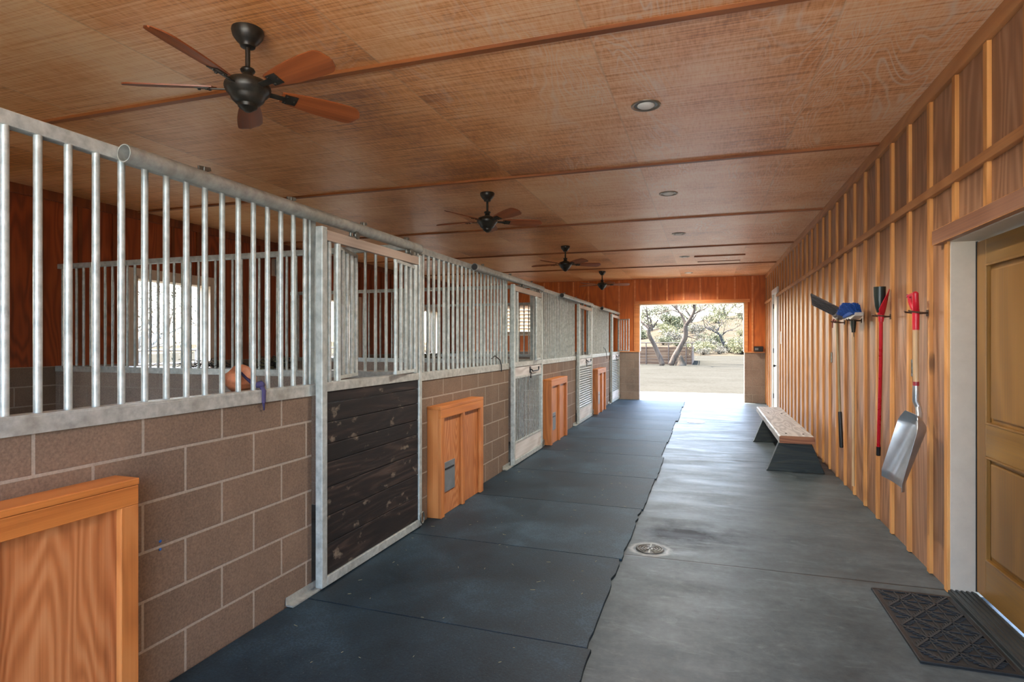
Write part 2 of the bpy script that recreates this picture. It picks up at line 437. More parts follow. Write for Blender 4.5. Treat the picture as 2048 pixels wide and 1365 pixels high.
# ------------------------------------------------------------------ dimensions (metres; camera foot at the origin)
XL, XR, ZC = -2.208, 1.372, 3.108       # stall front, right wall, ceiling
XB = -6.72                              # back wall of the stalls
YN, YF = -1.5, 15.5                     # inside of near and far end walls
DY = [2.94, 6.58, 10.31, 14.16]         # near edges of the four sliding doors
DW = 1.30
PY = [.86, 4.64, 8.42, 12.18]           # stall partitions
OP = [1.72, 5.48, 9.24, 13.0]           # doorways in the back wall (near edge)

# ------------------------------------------------------------------ the setting
m = MB(); m.box(-7.4, XR+.4, YN-.2, YF+.2, -.25, 0); struct('floor', m, M['conc'])

# ceiling: sheets + cover battens across every 2.47 m
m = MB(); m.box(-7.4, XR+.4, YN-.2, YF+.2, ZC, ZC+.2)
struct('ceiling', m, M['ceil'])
for k, y in enumerate((.58, 3.05, 5.51, 7.98, 10.49, 12.96)):
    m = MB(); m.box(XB+.02, XR-.035, y-.022, y+.022, ZC-.02, ZC+.01)
    struct('trim_%d' % (k+1), m, M['batten_c'])

# right wall: board and batten, with a real opening for the two doors
RD = (3.19, 4.108)      # near door (recess)
WD = (13.0, 13.85)      # white door far along
m = MB()
for a, b in ((YN-.2, RD[0]), (RD[1], WD[0]), (WD[1], YF+.2)): m.box(XR, XR+.2, a, b, 0, ZC)
m.box(XR, XR+.2, RD[0], RD[1], 2.09, ZC); m.box(XR, XR+.2, WD[0], WD[1], 2.52, ZC)
y = 15.0
while y > YN:
    lo, hi = 0.004, ZC
    if RD[0]-.16 < y < RD[1]+.1: lo = 2.17
    if WD[0]-.02 < y < WD[1]+.02: lo = 2.6
    m.box(XR-.021, XR+.01, y-.022, y+.022, lo, 2.398, 1) if lo < 2.39 else None
    m.box(XR-.021, XR+.01, y-.022, y+.022, max(lo, 2.452), hi-.09, 1)
    y -= .4064
m.box(XR-.021, XR+.01, 15.44, 15.49, .004, 3.0, 1)
struct('wall_right', m, [M['side_r'], M['bat_r']])
m = MB(); m.box(XR-.036, XR, YN, WD[0]-.0, 2.398, 2.452); m.box(XR-.036, XR, WD[1], YF-.01, 2.398, 2.452)
struct('trim_7', m, M['trim_y'], bevel=.003)
m = MB(); m.box(XR-.03, XR, YN, YF-.01, ZC-.095, ZC); struct('trim_8', m, M['trim_y'], bevel=.003)

# near right door: recessed stained slab in a beige frame with a metal sill
m = MB()
m.box(XR-.024, XR+.03, RD[1], RD[1]+.05, .004, 2.09, 0)
m.box(XR-.05, XR-.0, RD[0]-.6, RD[1]+.165, 2.075, 2.165, 1)
struct('trim_9', m, [M['bat_r'], M['side_y']], bevel=.003)
XD = XR+.118
d1 = thing('door_1', 'knotty stained two-panel wooden door in the right wall beside the black doormat', 'door', (XD, RD[0], 0))
d1['kind'] = 'structure'
w = RD[1]-RD[0]
m = MB(); m.box(-.128, .05, w-.006, w+.03, .0, 2.12); m.box(-.128, .05, -.03, .006, .0, 2.12); m.box(-.128, .05, 0, w, 2.07, 2.12)
m.build('door_frame', M['beige'], d1, bevel=.003)
m = MB()
for a, b in ((.012, .125), (w-.125, w-.012)): m.box(0, .045, a, b, .035, 2.06)
m.build('stile', M['oak'], d1, bevel=.003)
for a, b in ((.035, .25), (.84, 1.02), (1.92, 2.06)):
    MB().box(.001, .044, .125, w-.125, a, b).build('rail', M['oak_h'], d1, bevel=.003)
for a, b in ((.25, .84), (1.02, 1.92)):
    m = MB(); m.box(.022, .04, .125, w-.125, a, b)
    m.prism([(.16, a+.035), (w-.16, a+.035), (w-.16, b-.035), (.16, b-.035)], 'x', .008, .03)
    m.build('panel', M['oak'], d1, bevel=.009)
    m = MB(); g = .012
    for (p, q, r_, s_) in ((.125, .137, a, b), (w-.137, w-.125, a, b), (.125, w-.125, a, a+g), (.125, w-.125, b-g, b)): m.box(-.004, .02, p, q, r_, s_)
    m.build('moulding', M['oak'], d1, bevel=.003)
m = MB(); m.box(-.004, .006, w-.0115, w-.0065, .03, 2.065); m.build('weatherstrip', M['blackp'], d1)
m = MB(); m.box(-.14, .0, .006, w-.006, 0.001, .022)
for k in range(5): m.box(-.13+k*.026, -.118+k*.026, .006, w-.006, .02, .028)
m.build('sill', M['sill'], d1, bevel=.002)
m = MB(); m.lathe([(.028, 0), (.028, .006), (.012, .012), (.012, .045), (.026, .06), (.03, .075), (.02, .088), (.002, .09)], (0, .09, .98), mat=Matrix.Rotation(R(-90), 4, 'Y'))
m.build('doorknob', M['steel'], d1, smooth=40)

# white door far along the right wall
d2 = thing('door_2', 'white painted door at the far end of the battened right wall', 'door', (XR, WD[0], 0)); d2['kind'] = 'structure'
w2 = WD[1]-WD[0]
m = MB(); m.box(-.03, .12, -.06, .03, 0, 2.5); m.box(-.03, .12, w2-.03, w2+.06, 0, 2.5); m.box(-.03, .12, -.1, w2+.1, 2.5, 2.6)
m.build('door_frame', M['white'], d2, bevel=.004)
m = MB(); m.box(.005, .05, .03, w2-.03, .01, 2.5); m.build('slab', M['white'], d2, bevel=.003)
for z in (.28, 1.25, 2.2): MB().box(-.008, .01, w2-.05, w2-.02, z, z+.1).build('hinge', M['black'], d2)
MB().lathe([(.025, 0), (.012, .01), (.012, .04), (.027, .055), (.02, .08), (.002, .082)], (.0, .09, 1.0), 16, mat=Matrix.Rotation(R(-90), 4, 'Y')).build('doorknob', M['black'], d2, smooth=40)

# far end wall, its block base and trims
OX0, OX1, OZ = -1.65, .885, 2.46
m = MB()
m.box(XB, -5.45, YF, YF+.2, 1.24, ZC); m.box(-4.45, OX0, YF, YF+.2, 1.24, ZC); m.box(-5.45, -4.45, YF, YF+.2, 1.24, 1.66); m.box(-5.45, -4.45, YF, YF+.2, 2.5, ZC); m.box(OX1, XR, YF, YF+.2, 1.24, ZC); m.box(OX0, OX1, YF, YF+.2, OZ, ZC)
k = 0
for k in range(-12, 8):
    x = -1.76 + .4035*k
    if x < XB+.1 or x > XR-.06: continue
    if abs(x+4.95) < .62: # louvre opening
        m.box(x-.02, x+.02, YF-.02, YF+.01, 1.26, 1.58, 1); m.box(x-.02, x+.02, YF-.02, YF+.01, 2.6, ZC-.06, 1)
    elif OX0-.06 < x < OX1+.06: m.box(x-.02, x+.02, YF-.02, YF+.01, OZ+.085, ZC-.02, 1)
    else: m.box(x-.02, x+.02, YF-.02, YF+.01, 1.26, ZC-.02, 1)
struct('wall_far', m, [M['side_f'], M['trim_x']])
m = MB(); m.box(XB, OX0, YF-.002, YF+.22, 0, 1.225); m.box(OX1, XR, YF-.002, YF+.22, 0, 1.225); struct('wall_far_base', m, M['cmu_x'])
m = MB(); m.box(XB, OX0+.004, YF-.02, YF+.21, 1.225, 1.25); m.box(OX1-.004, XR-.002, YF-.02, YF+.21, 1.225, 1.25); struct('trim_10', m, M['trim_x'], bevel=.002)
m = MB(); m.box(OX0-.1, OX0+.004, YF-.026, YF+.01, 1.25, OZ); m.box(OX1-.004, OX1+.075, YF-.026, YF+.01, 1.25, OZ)
m.box(OX0-.11, OX1+.12, YF-.028, YF+.01, OZ, OZ+.08); struct('trim_11', m, M['trim_x'], bevel=.003)
m = MB(); m.box(OX0, OX0+.02, YF-.02, YF+.23, 1.25, OZ); m.box(OX1-.02, OX1, YF-.02, YF+.23, 1.25, OZ); m.box(OX0, OX1, YF-.02, YF+.23, OZ-.02, OZ)
struct('trim_12', m, M['cream'])

# louvred vent window in the last stall
wn = thing('window_1', 'pale louvred vent window high in the far end wall behind the stall bars', 'window', (-4.95, YF, 1.66)); wn['kind'] = 'structure'
m = MB(); m.box(-.5, -.46, -.02, .2, 0, .84); m.box(.46, .5, -.02, .2, 0, .84); m.box(-.46, .46, -.02, .2, 0, .03); m.box(-.46, .46, -.02, .2, .81, .84)
m.build('frame', M['cream'], wn, bevel=.003)
for k in range(8):
    z = .075+.098*k
    MB().obox((0, .1, z), (.46, 0, 0), (0, .062, -.036), (0, .004, .007)).build('louvre_slat', M['cream'], wn)

# the stall row is closed at its near end
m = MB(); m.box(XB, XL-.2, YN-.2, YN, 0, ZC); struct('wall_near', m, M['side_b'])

# back wall of the stalls: block base, siding above, doorways to the paddock
m = MB(); mb = MB()
ys = [YN-.2]
for y in OP: ys += [y, y+1.16]
ys += [YF+.2]
for a, b in zip(ys[::2], ys[1::2]):
    m.box(XB-.2, XB, a, b, 1.22, ZC); mb.box(XB-.2, XB+.003, a, b, 0, 1.22)
for y in OP: m.box(XB-.2, XB, y, y+1.16, 2.3, ZC)
y = YN+.2
while y < YF:
    lo = 1.24
    for o in OP:
        if o-.1 < y < o+1.26: lo = 2.42
    m.box(XB-.01, XB+.02, y-.02, y+.02, lo, ZC-.1, 1); y += .4064
m.box(XB-.01, XB+.028, YN, YF, ZC-.1, ZC, 1)
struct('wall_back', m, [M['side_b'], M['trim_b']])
struct('wall_back_base', mb, M['cmu_y'])
for k, y in enumerate(OP):
    m = MB(); m.box(XB-.22, XB+.03, y-.003, y+.02, 0, 2.3); m.box(XB-.22, XB+.03, y+1.14, y+1.163, 0, 2.3); m.box(XB-.22, XB+.03, y, y+1.16, 2.27, 2.303)
    m.box(XB-.01, XB+.025, y-.1, y+1.26, 2.303, 2.4); m.box(XB-.01, XB+.025, y-.1, y, 0, 2.303); m.box(XB-.01, XB+.025, y+1.163, y+1.26, 0, 2.303)
    struct('trim_%d' % (13+k), m, M['cream'])

# block knee walls along the stall fronts and between the stalls
m = MB()
ss = [(YN, DY[0]-.01)] + [(DY[i]+DW-.03, DY[i+1]-.01) for i in range(3)]
for a, b in ss: m.box(XL-.2, XL, a, b, 0, 1.175)
m.box(XL-.2, XL, DY[3]+DW, YF, 0, 1.175) if DY[3]+DW < YF else None
struct('wall_left', m, M['cmu_y'])
m = MB()
for y in PY: m.box(XB, XL-.2, y-.1, y+.1, 0, 1.175)
struct('wall_partition', m, M['cmu_x'])

# ------------------------------------------------------------------ stall fronts
BAR = MB().tube([(0,0,0),(0,0,1)], .0135, 12).build('bar', M['galv'], None, smooth=50)
BARMESH = BAR.data; bpy.data.objects.remove(BAR)
def bar(parent, x, y, z0, z1, rad=1.0, name='bar'):
    o = bpy.data.objects.new(name, BARMESH); COL.objects.link(o); o.parent = parent
    o.location = (x, y, z0); o.scale = (rad, rad, z1-z0); return o

GL = ['tall galvanized bar grille over the nearest block wall, left of the dark planked door',
      'galvanized bar grille between the dark planked door and the vertically barred door',
      'galvanized bar grille between the vertically barred door and the next louvred door',
      'farthest galvanized bar grille, just before the last louvred stall door']
GY = [(-.55, DY[0]+.045)] + [(DY[i]+DW-.02, DY[i+1]-.012) for i in range(3)]
for k, (a, b) in enumerate(GY):
    t = thing('stall_grille', GL[k], 'grille', (XL, a, 1.17), 0, 'bar grilles along the stall fronts')
    L = b-a
    m = MB(); m.box(-.06, .008, 0, L, .05, .062); m.box(.002, .009, 0, L, -.006, .055); m.box(-.062, -.055, 0, L, .0, .055)
    m.build('ledge_channel', M['galv_p'], t, bevel=.002)
    m = MB(); m.box(-.062, -.012, 0, L, 1.037, 1.09); m.build('top_rail', M['galv'], t, bevel=.006)
    m = MB(); m.box(-.062, -.008, L-.055, L, .0, 1.04); m.build('end_post', M['galv'], t, bevel=.005)
    if k: m = MB(); m.box(-.062, -.012, 0, .045, .06, 1.04); m.build('end_post', M['galv'], t, bevel=.005)
    if k == 0:
        y = 2.906-a
        ysb = []
        while y > .05: ysb.append(y); y -= .1040
    else:
        n = round((L-.1)/.1045); ysb = [.045+(L-.1)*(i+.5)/n for i in range(n)]
    for y in ysb: bar(t, -.026, y, .06, 1.04)

PL = ['galvanized bar partition grille at the near edge of the picture between two stalls',
      'galvanized bar partition grille crossing behind the nearest bars, first one in from the front',
      'galvanized bar partition grille seen through the planked door opening, second one in',
      'farthest galvanized bar partition grille, before the louvred vent window']
for k, y in enumerate(PY):
    if k == 0: continue
    x0, x1 = XB+.01, XL-.21
    t = thing('partition_grille', PL[k], 'grille', (x0, y, 1.17), 0, 'bar grilles between the stalls')
    L = x1-x0
    m = MB(); m.box(0, L, -.104, .104, .04, .054); m.box(0, L, -.11, -.102, -.006, .054); m.box(0, L, .102, .11, -.006, .054); m.build('ledge_channel', M['galv_p'], t, bevel=.002)
    m = MB(); m.box(0, L, -.09, -.04, 1.11, 1.162); m.build('top_rail', M['galv'], t, bevel=.006)
    m = MB(); m.box(L-.05, L, -.09, -.04, .05, 1.112); m.build('end_post', M['galv'], t, bevel=.005)
    n = int((L-.1)/.105)
    for i in range(n): bar(t, .05+.105*i, -.065, .052, 1.115, .95)

# round door tracks over the doors
TL = ['round galvanized door track over the nearest stalls with an open hollow end',
      'second round galvanized door track, starting behind the planked door',
      'third round galvanized door track, further down the stall row',
      'last round galvanized door track, ending at the far wall']
TE = [(1.72, 4.235), (5.4, 7.93), (9.1, 11.68), (12.86, 15.46)]
for k, (a, b) in enumerate(TE):
    t = thing('door_track', TL[k], 'rail', (-2.168, a, 2.222), 0, 'round tracks over the stall doors')
    MB().pipe((0,0,0), (0,b-a,0), .036, .032, 24).build('pipe', M['galv_d'], t, smooth=50)
    for q in ((.42, 1.02, 1.75, 2.35) if k == 0 else (.3, 1.2, 2.1)):
        m = MB(); m.box(-.07, -.02, q-.02, q+.02, .03, .042); m.tube([(-.03,q,.036),(-.03,q,.066)], .008, 8)
        m.obox((-.03, q, .06), (0,.034,.004), (.004,0,0), (0,-.001,.008)); m.obox((-.03, q+.02, .056), (.002,.014,.006), (.004,0,0), (0,-.002,.006))
        m.build('wing_bolt', M['steel'], t, bevel=.001)
    if k: # dark plug in the near end
        m = MB(); m.tube([(0,.001,0),(0,.03,0)], .0315, 16); m.build('end_plug', M['black'], t, smooth=40)

# sliding stall doors
def yoke(parent, hx, hy, ang, dirn, z0, z1, L=.4, nb=5):
    """half gate: ang in degrees, positive turns towards the aisle (+x)"""
    ca, sa = math.cos(R(ang))*dirn, math.sin(R(ang))
    P = lambda d, z: (hx+sa*d, hy+ca*d, z)
    m = MB(); m.beam(P(-.012, z0), P(L+.012, z0), .022, .022); m.beam(P(-.012, z1), P(L+.012, z1), .022, .022)
    m.tube([P(0, z0-.02), P(0, z1+.02)], .021, 14)
    g = m.build('yoke_gate', M['galv'], parent, smooth=40)
    for i in range(1, nb):
        p = P(L*i/(nb-1), 0); bar(g, p[0], p[1], z0, z1)
    return g
DL = ['sliding stall door with dark worn wooden planks below a swung-open barred yoke',
      'sliding stall door with fine vertical bars between white boards, between two hay boxes',
      'sliding stall door with louvred lower half and black latch, third along the row',
      'farthest sliding stall door with louvred lower half, against the far wall']
for k, y0 in enumerate(DY):
    t = thing('stall_door', DL[k], 'door', (XL, y0, 0), 0, 'sliding stall doors')
    W = DW-.02 if k < 3 else 1.28
    U0, U1 = .02, .068
    for a in (0, W-.046):
        m = MB(); m.box(U0, U1, a, a+.046 if a else .05, .03, 2.165); m.build('upright', M['galv'], t, bevel=.005)
    m = MB(); m.box(U0, U1, .05, W-.046, .03, .085); m.build('bottom_rail', M['galv'], t, bevel=.004)
    m = MB(); m.box(U0-.03, U1-.002, .05, W-.046, 1.185, 1.24); m.build('middle_rail', M['galv_p'], t, bevel=.003)
    m = MB(); m.box(U0+.012, U1-.004, .05, W-.046, 2.088, 2.15); m.build('header_board', M['header'], t, bevel=.003)
    for q in (.34, W-.2):
        m = MB(); m.tube([(.035,q,2.13),(.035,q,2.2)], .009, 8); m.lathe([(.022,0),(.026,.006),(.026,.018),(.022,.024)], (.07-.024, q+.03, 2.17), 14, mat=Matrix.Rotation(R(90),4,'Y')); m.box(.028,.064,q-.04,q+.06,2.148,2.158)
        m.build('trolley', M['steel'], t, bevel=.001)
    bar(t, .04, .105, 1.24, 2.09, 1.0)
    yoke(t, .04, .19, -17 if k < 3 else -8, 1, 1.262, 2.07)
    yoke(t, .05, W-.09, {0: 8, 1: 9, 2: 9, 3: 48}[k], -1, 1.262, 2.06)
    if k == 0:
        zs = [.085, .272, .44, .61, .76, .87, 1.0, 1.115, 1.185]
        for a, b in zip(zs, zs[1:]):
            MB().box(.03, .056, .052, W-.048, a+.002, b-.002).build('plank', M['kick'], t, bevel=.004)
    else:
        MB().box(.034, .056, .05, W-.046, 1.07, 1.183).build('white_board', M['white_wood'], t, bevel=.003)
        MB().box(.034, .056, .05, W-.046, .087, .27).build('white_board', M['white_wood'], t, bevel=.003)
        m = MB(); m.box(.03, .06, .05, W-.046, 1.045, 1.07); m.box(.03, .06, .05, W-.046, .27, .292); m.build('frame_rail', M['galv_p'], t, bevel=.003)
        if k == 1:
            n = 19
            for i in range(n): bar(t, .045, .08+(W-.156)*i/(n-1), .29, 1.047, .38)
        else:
            for i in range(17):
                z = .318+.0425*i
                MB().obox((.045, W/2, z), (.013,0,-.009), (0,(W-.1)/2,0), (.0025,0,.0035)).build('louvre_slat', M['galv_p'], t)
            MB().box(.0, .006, .03, W-.03, .27, 1.06).build('backing_sheet', M['galv_d'], t)
        q = W*.62
        m = MB(); m.tube([(.056,q-.1,1.14),(.085,q-.1,1.125),(.09,q-.09,1.11),(.09,q+.16,1.11),(.09,q+.19,1.125),(.09,q+.19,1.16)], .009, 8); m.box(.054,.062,q-.13,q-.07,1.09,1.17); m.tube([(.07,q-.1,1.1),(.066,q-.1,1.02)], .005, 6)
        m.build('latch_handle', M['black'], t, smooth=40)
    # ring at the closing foot
    m = MB(); c = (.085, W-.03, .1)
    m.tube([(c[0], c[1]+.03*math.sin(i*PI/8), c[2]+.045*math.cos(i*PI/8)) for i in range(17)], .006, 8, caps=False); m.build('foot_ring', M['steel'], t, smooth=60)
    if k == 3: pass
    g = MB(); g.box(-.0, .05, -.24, .02, .002, .012); g.box(-.0, .004, -.24, .02, .002, .05); g = g.build('floor_angle', M['galv_d'], None, bevel=.001)
    g.location = (XL+.004, y0, .019)
    tag(g, ['steel floor angle at the foot of the planked door, by the nearest block wall', 'steel floor angle at the foot of the vertically barred door', 'steel floor angle at the foot of the third stall door', 'steel floor angle at the foot of the farthest stall door'][k], 'door guide', 'floor guides of the stall doors')

# wooden hay-feeder boxes with a small flap
BL = ['nearest wooden hay box with a plain board front, cut off at the picture edge',
      'wooden hay box with grey flap just past the dark planked door',
      'wooden hay box with flap between the barred door and the next louvred door',
      'farthest wooden hay box, beside the last louvred door']
BYZ = [(.7, 1.71, .958), (4.44, 5.41, .945), (8.09, 9.1, .95), (11.84, 12.86, .935)]
for k, (a, b, h) in enumerate(BYZ):
    t = thing('hay_box', BL[k], 'feeder box', (XL+.002, a, .0), 0, 'hay boxes along the stall wall')
    W = b-a; D = .128; z0 = .021
    for q in (0, W-.032):
        MB().box(0, D-.028, q, q+.032, z0, h-.026).build('side_board', M['box'], t, bevel=.003)
    MB().box(0, D, -.004, W+.004, h-.026, h).build('lid', M['box_h'], t, bevel=.004)
    MB().box(D-.028, D, .0, W, h-.1, h-.027).build('top_board', M['box_h'], t, bevel=.003)
    for q, ww in ((0, .07), (W*.5-.022, .044), (W-.07, .07)):
        MB().box(D-.028, D, q, q+ww, z0, h-.1).build('stile', M['box'], t, bevel=.003)
    for q0, q1 in ((.07, W*.5-.022), (W*.5+.022, W-.07)):
        MB().box(D-.052, D-.03, q0-.01, q1+.01, z0, h-.1).build('panel', M['boxp'], t)
    q = .088
    MB().box(D-.031, D-.02, q, q+.24, .21, .46).build('flap', M['flap'], t, bevel=.003)
    tt = t.children[-1]
    m = MB(); m.box(D-.021, D-.014, q+.03, q+.21, .40, .412); m.build('flap_slot', M['black'], tt)

# rubber mats down the aisle
MS = [.32, 1.57, 2.81, 4.03, 5.28, 6.5, 7.76, 8.93, 10.13, 11.4, 12.66, 13.9, 15.16]
ME = [-.52, -.52, -.545, -.54, -.525, -.51, -.55, -.53, -.545, -.5, -.52, -.5]
ordn = ['nearest', 'second', 'third', 'fourth', 'fifth', 'sixth', 'seventh', 'eighth', 'ninth', 'tenth', 'eleventh', 'last']
where = ['at the bottom edge of the picture', 'below the nearest grille', 'in front of the planked door', 'in front of the first flapped hay box', 'just past the first flapped hay box', 'leading up to the barred door',
         'in front of the barred door', 'beside the third hay box', 'just short of the third stall door', 'in front of the third stall door', 'beside the farthest hay box', 'touching the sunlit doorway']
for k in range(12):
    y0, y1 = MS[k]+.003, MS[k+1]-.003; x0, x1 = XL+.012, ME[k]
    sk = .045
    m = MB(); rr = random.Random(k)
    edge = []
    n = 14
    for i in range(n+1):
        f = i/n; edge.append((x1+rr.uniform(-.004,.004)-(.012 if rr.random() < .08 else 0), y0-sk*.5+(y1-y0)*f))
    poly = [(x0, y1+sk*.5), (x0, y0+sk*.5)] + edge
    m.prism(poly, 'z', .001, .019)
    o = m.build('rubber_mat', M['rub'], None, bevel=.002, segs=1)
    ox, oy = (x0+x1)/2, (y0+y1)/2
    o.data.transform(Matrix.Translation((-ox,-oy,0))); o.location = (ox, oy, 0)
    tag(o, 'dark rubber mat %s, %s one along the aisle' % (where[k], ordn[k]), 'mat', 'rubber mats along the stalls')

# ------------------------------------------------------------------ ceiling fans
FB = [59, 33, 28, 14]
FY = [2.49, 6.03, 9.78, 13.5]
FL = ['nearest dark bronze ceiling fan with five wooden blades, above the nearest grille',
      'second dark bronze ceiling fan, above the barred grille past the planked door',
      'third ceiling fan, small in the distance above the row of stalls',
      'farthest ceiling fan, hanging in front of the orange end wall']
def blade_mesh():
    m = MB()
    def fn(u, v):
        r = .17+.45*u
        hw = .036+.036*math.sin(PI*min(1, u*1.02)**.85*.62) if u < .985 else .03
        if u > .86: hw *= math.sqrt(max(0.0, 1-((u-.86)/.142)**2))*.98+.02
        y = (v-.5)*2*hw
        return (r, y, -.002*math.cos((v-.5)*PI))
    m.sheet(fn, 26, 8, 0, .007)
    return m
for k in range(4):
    t = thing('ceiling_fan', FL[k], 'ceiling fan', (-2.27, FY[k], ZC), R(FB[k]), 'ceiling fans over the stall fronts')
    MB().lathe([(.078,0),(.08,-.012),(.074,-.035),(.055,-.062),(.04,-.075),(.036,-.09),(.02,-.094)]).build('canopy', M['dark_fan'], t, smooth=40)
    MB().lathe([(.0125,-.09),(.0125,-.225)], n=14).build('downrod', M['dark_fan'], t, smooth=40)
    MB().lathe([(.014,-.2),(.032,-.203),(.037,-.212),(.034,-.22),(.026,-.228),(.03,-.245),(.062,-.262),(.098,-.272),(.112,-.29),(.115,-.305),(.108,-.325),(.09,-.345),(.084,-.352),(.08,-.365),(.06,-.385),(.05,-.39),(.046,-.405),(.028,-.418),(.02,-.424),(.012,-.428)], n=32).build('motor_housing', M['dark_fan'], t, smooth=35)
    for i in range(5):
        a = 72*i
        if i == 0:
            bl = blade_mesh().build('blade', M['blade'], t, smooth=50)
            mi = MB(); mi.box(.095,.2,-.016,.016,-.006,.0); mi.box(.185,.255,-.034,.034,-.004,.001)
            for q in ((.2,-.022),(.2,.022),(.245,0)): mi.lathe([(.007,-.011),(.008,-.006),(.008,-.002)], (q[0],q[1],0), 10)
            ir = mi.build('blade_iron', M['dark_fan'], bl, bevel=.001); ir.location = (0,0,-.009)
        else:
            bl = dup(bl0, t); dup(ir0, bl)
        if i == 0: bl0, ir0 = bl, ir
        bl.location = (0,0,-.3)
        bl.rotation_mode = 'XYZ'
        bl.rotation_euler = (Matrix.Rotation(R(a), 3, 'Z') @ Matrix.Rotation(R(-18), 3, 'X')).to_euler()

# recessed lights
CY = [4.137, 6.662, 9.172, 11.671, 14.4]
CLB = ['nearest recessed ceiling light, a white lens in a metal rim', 'second recessed ceiling light from the front, a smaller ellipse',
       'third recessed ceiling light from the front', 'fourth recessed ceiling light, left of the ceiling hatch', 'farthest recessed ceiling light, close to the end wall']
for k, y in enumerate(CY):
    t = thing('recessed_light', CLB[k], 'ceiling light', (-.395, y, ZC+.0005), 0, 'recessed lights in the ceiling')
    m = MB(); n = 32
    pr = [(.098,-.001),(.1,-.006),(.092,-.009),(.082,-.005),(.07,.0),(.07,-.001)]
    vs = []; fs = []
    pr = [(.1,.004),(.1,-.006),(.093,-.009),(.083,-.006),(.08,-.0015)]
    for r, z in pr:
        for i in range(n): vs.append((r*math.cos(2*PI*i/n), r*math.sin(2*PI*i/n), z))
    for i in range(len(pr)-1):
        for j in range(n): fs.append((i*n+j, i*n+(j+1)%n, (i+1)*n+(j+1)%n, (i+1)*n+j))
    m.add(vs, fs); m.build('rim', M['canrim'], t, smooth=40)
    MB().lathe([(.084,-.0005),(.084,-.002),(.062,-.0025),(.062,-.0005)], n=n).build('baffle', M['steel'], t, smooth=30)
    MB().lathe([(.058,-.001),(.058,-.006),(.045,-.014),(.02,-.018),(.003,-.0185)], (.0,.0,0), n).build('lens', M['lens'], t, smooth=50)

# ceiling hatch
t = thing('ceiling_hatch', 'square access hatch with batten frame in the far right ceiling', 'hatch', (.23, 12.05, ZC))
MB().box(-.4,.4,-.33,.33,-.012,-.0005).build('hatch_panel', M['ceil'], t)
m = MB(); m.box(-.45,.45,-.4,-.35,-.022,-.0005); m.box(-.4,.4,.33,.38,-.022,-.0005); m.build('frame_batten', M['batten_c'], t)
m = MB(); m.box(-.44,-.4,-.35,.33,-.018,-.0005); m.box(.4,.44,-.35,.33,-.018,-.0005); m.build('frame_batten', M['ceil'], t)

# ------------------------------------------------------------------ right wall: hooks and stable tools
HX = XR-.0215
def hook(y, z, label, ry=0, wide=.052):
    m = MB()
    m.box(-.005, 0, -.016, .016, -.02, .02)
    for s_ in (-1, 1):
        pts = [(-.003, s_*.012, 0), (-.03, s_*wide*.75, .0), (-.075, s_*wide, .004), (-.11, s_*wide*.92, .01), (-.118, s_*wide*.8, .016)]
        m.tube(pts, .0055, 8)
    o = m.build('tool_hook', M['hook'], None, smooth=40, loc=(HX, y, z))
    return tag(o, label, 'hook', 'hooks holding the tools')
hook(6.84, 1.682, 'rusty two-pronged wall hook holding the grey scraper')
hook(6.14, 1.678, 'rusty two-pronged wall hook under the blue broom head')
hook(5.24, 1.678, 'rusty two-pronged wall hook below the dark cup of the red tool')
hook(4.44, 1.668, 'rusty two-pronged wall hook at the red grip of the aluminium scoop')

# grey scraper
t = thing('manure_scraper', 'dark grey flat-headed scraper hung upside down, wooden pole with black grip', 'scraper', (1.28, 6.84, 1.66))
P0 = Vector((0,0,.06)); P1 = Vector((-.005,-.17,-.88)); P2 = Vector((-.005,-.24,-1.23))
MB().tube([P0, P1], [.0135,.0125], 12).build('handle', M['oldhandle'], t, smooth=40)
MB().tube([P1, P1+(P2-P1)*.03, P2-(P2-P1)*.03, P2], [.0165,.0185,.0185,.014], 14).build('grip', M['blackp'], t, smooth=40)
m = MB()
hx = Vector((.13,.0,-.075)); hy = Vector((.02,.085,-.05)); hn = hx.cross(hy).normalized()
m.obox(Vector((-.1,.05,.2)), hx, hy, hn*.008)
for i in range(7): m.obox(Vector((-.1,.05,.2))+hy*(-.86+.287*i)-hn*.011, hx*.97, hy.normalized()*.004, hn*.006)
m.build('scraper_head', M['scraper'], t, bevel=.003)
m = MB(); m.prism([(-.05,.06),(.05,.06),(.1,.14),(-.07,.14)], 'x', -.005, .06); m.obox((.02,.03,.1), (.03,0,-.02), (0,.08,0), (.012,0,.03)); m.build('head_socket', M['scraper'], t, bevel=.003)
m = MB(); m.tube([(-.015,.06,.06),(-.03,.05,.035),(-.02,.0,.03),(-.02,-.04,.04)], .009, 7); m.tube([(-.03,.05,.035),(-.035,.045,-.03)], .006, 6); m.build('tie_cord', plain('faded_red_cord', srgb(128,60,54), .8), t, smooth=60)

# blue broom
t = thing('broom', 'angled broom with blue bristles up, hung by its head on a wooden pole', 'broom', (1.28, 6.12, 1.66))
MB().tube([(0,0,.0),(0,.005,-1.5)], [.0125,.0125], 12).build('handle', M['ash'], t, smooth=40)
m = MB(); m.tube([(0,0,-.09),(0,0,-.02),(0,0,.03)], [.016,.021,.024], 12); m.build('socket', M['greycup'], t, smooth=40)
m = MB()
ybs = [-.17,.19]
m.prism([(-.22,.085),(-.2,.055),(-.05,.028),(.06,.028),(.2,.03),(.21,.05),(.06,.06),(-.1,.085)], 'x', -.035, .035)
m.build('broom_block', plain('pale_broom_block', srgb(200,196,188), .5), t, bevel=.006)
rr = random.Random(3); m = MB()
for i in range(520):
    y = rr.uniform(-.2, .2); x = rr.uniform(-.03, .03)
    f = (y+.2)/.4
    h = .03+.075*math.sin(PI*min(1, .2+f*.85))
    m.beam((x, y, .06), (x*1.9-.05, y*1.05+.0+rr.uniform(-.01,.01)+.02*(f-.5), .07+h+rr.uniform(-.012,.006)), .0042, .0042)
b = m.build('bristles', M['bristle'], t, fix=False)
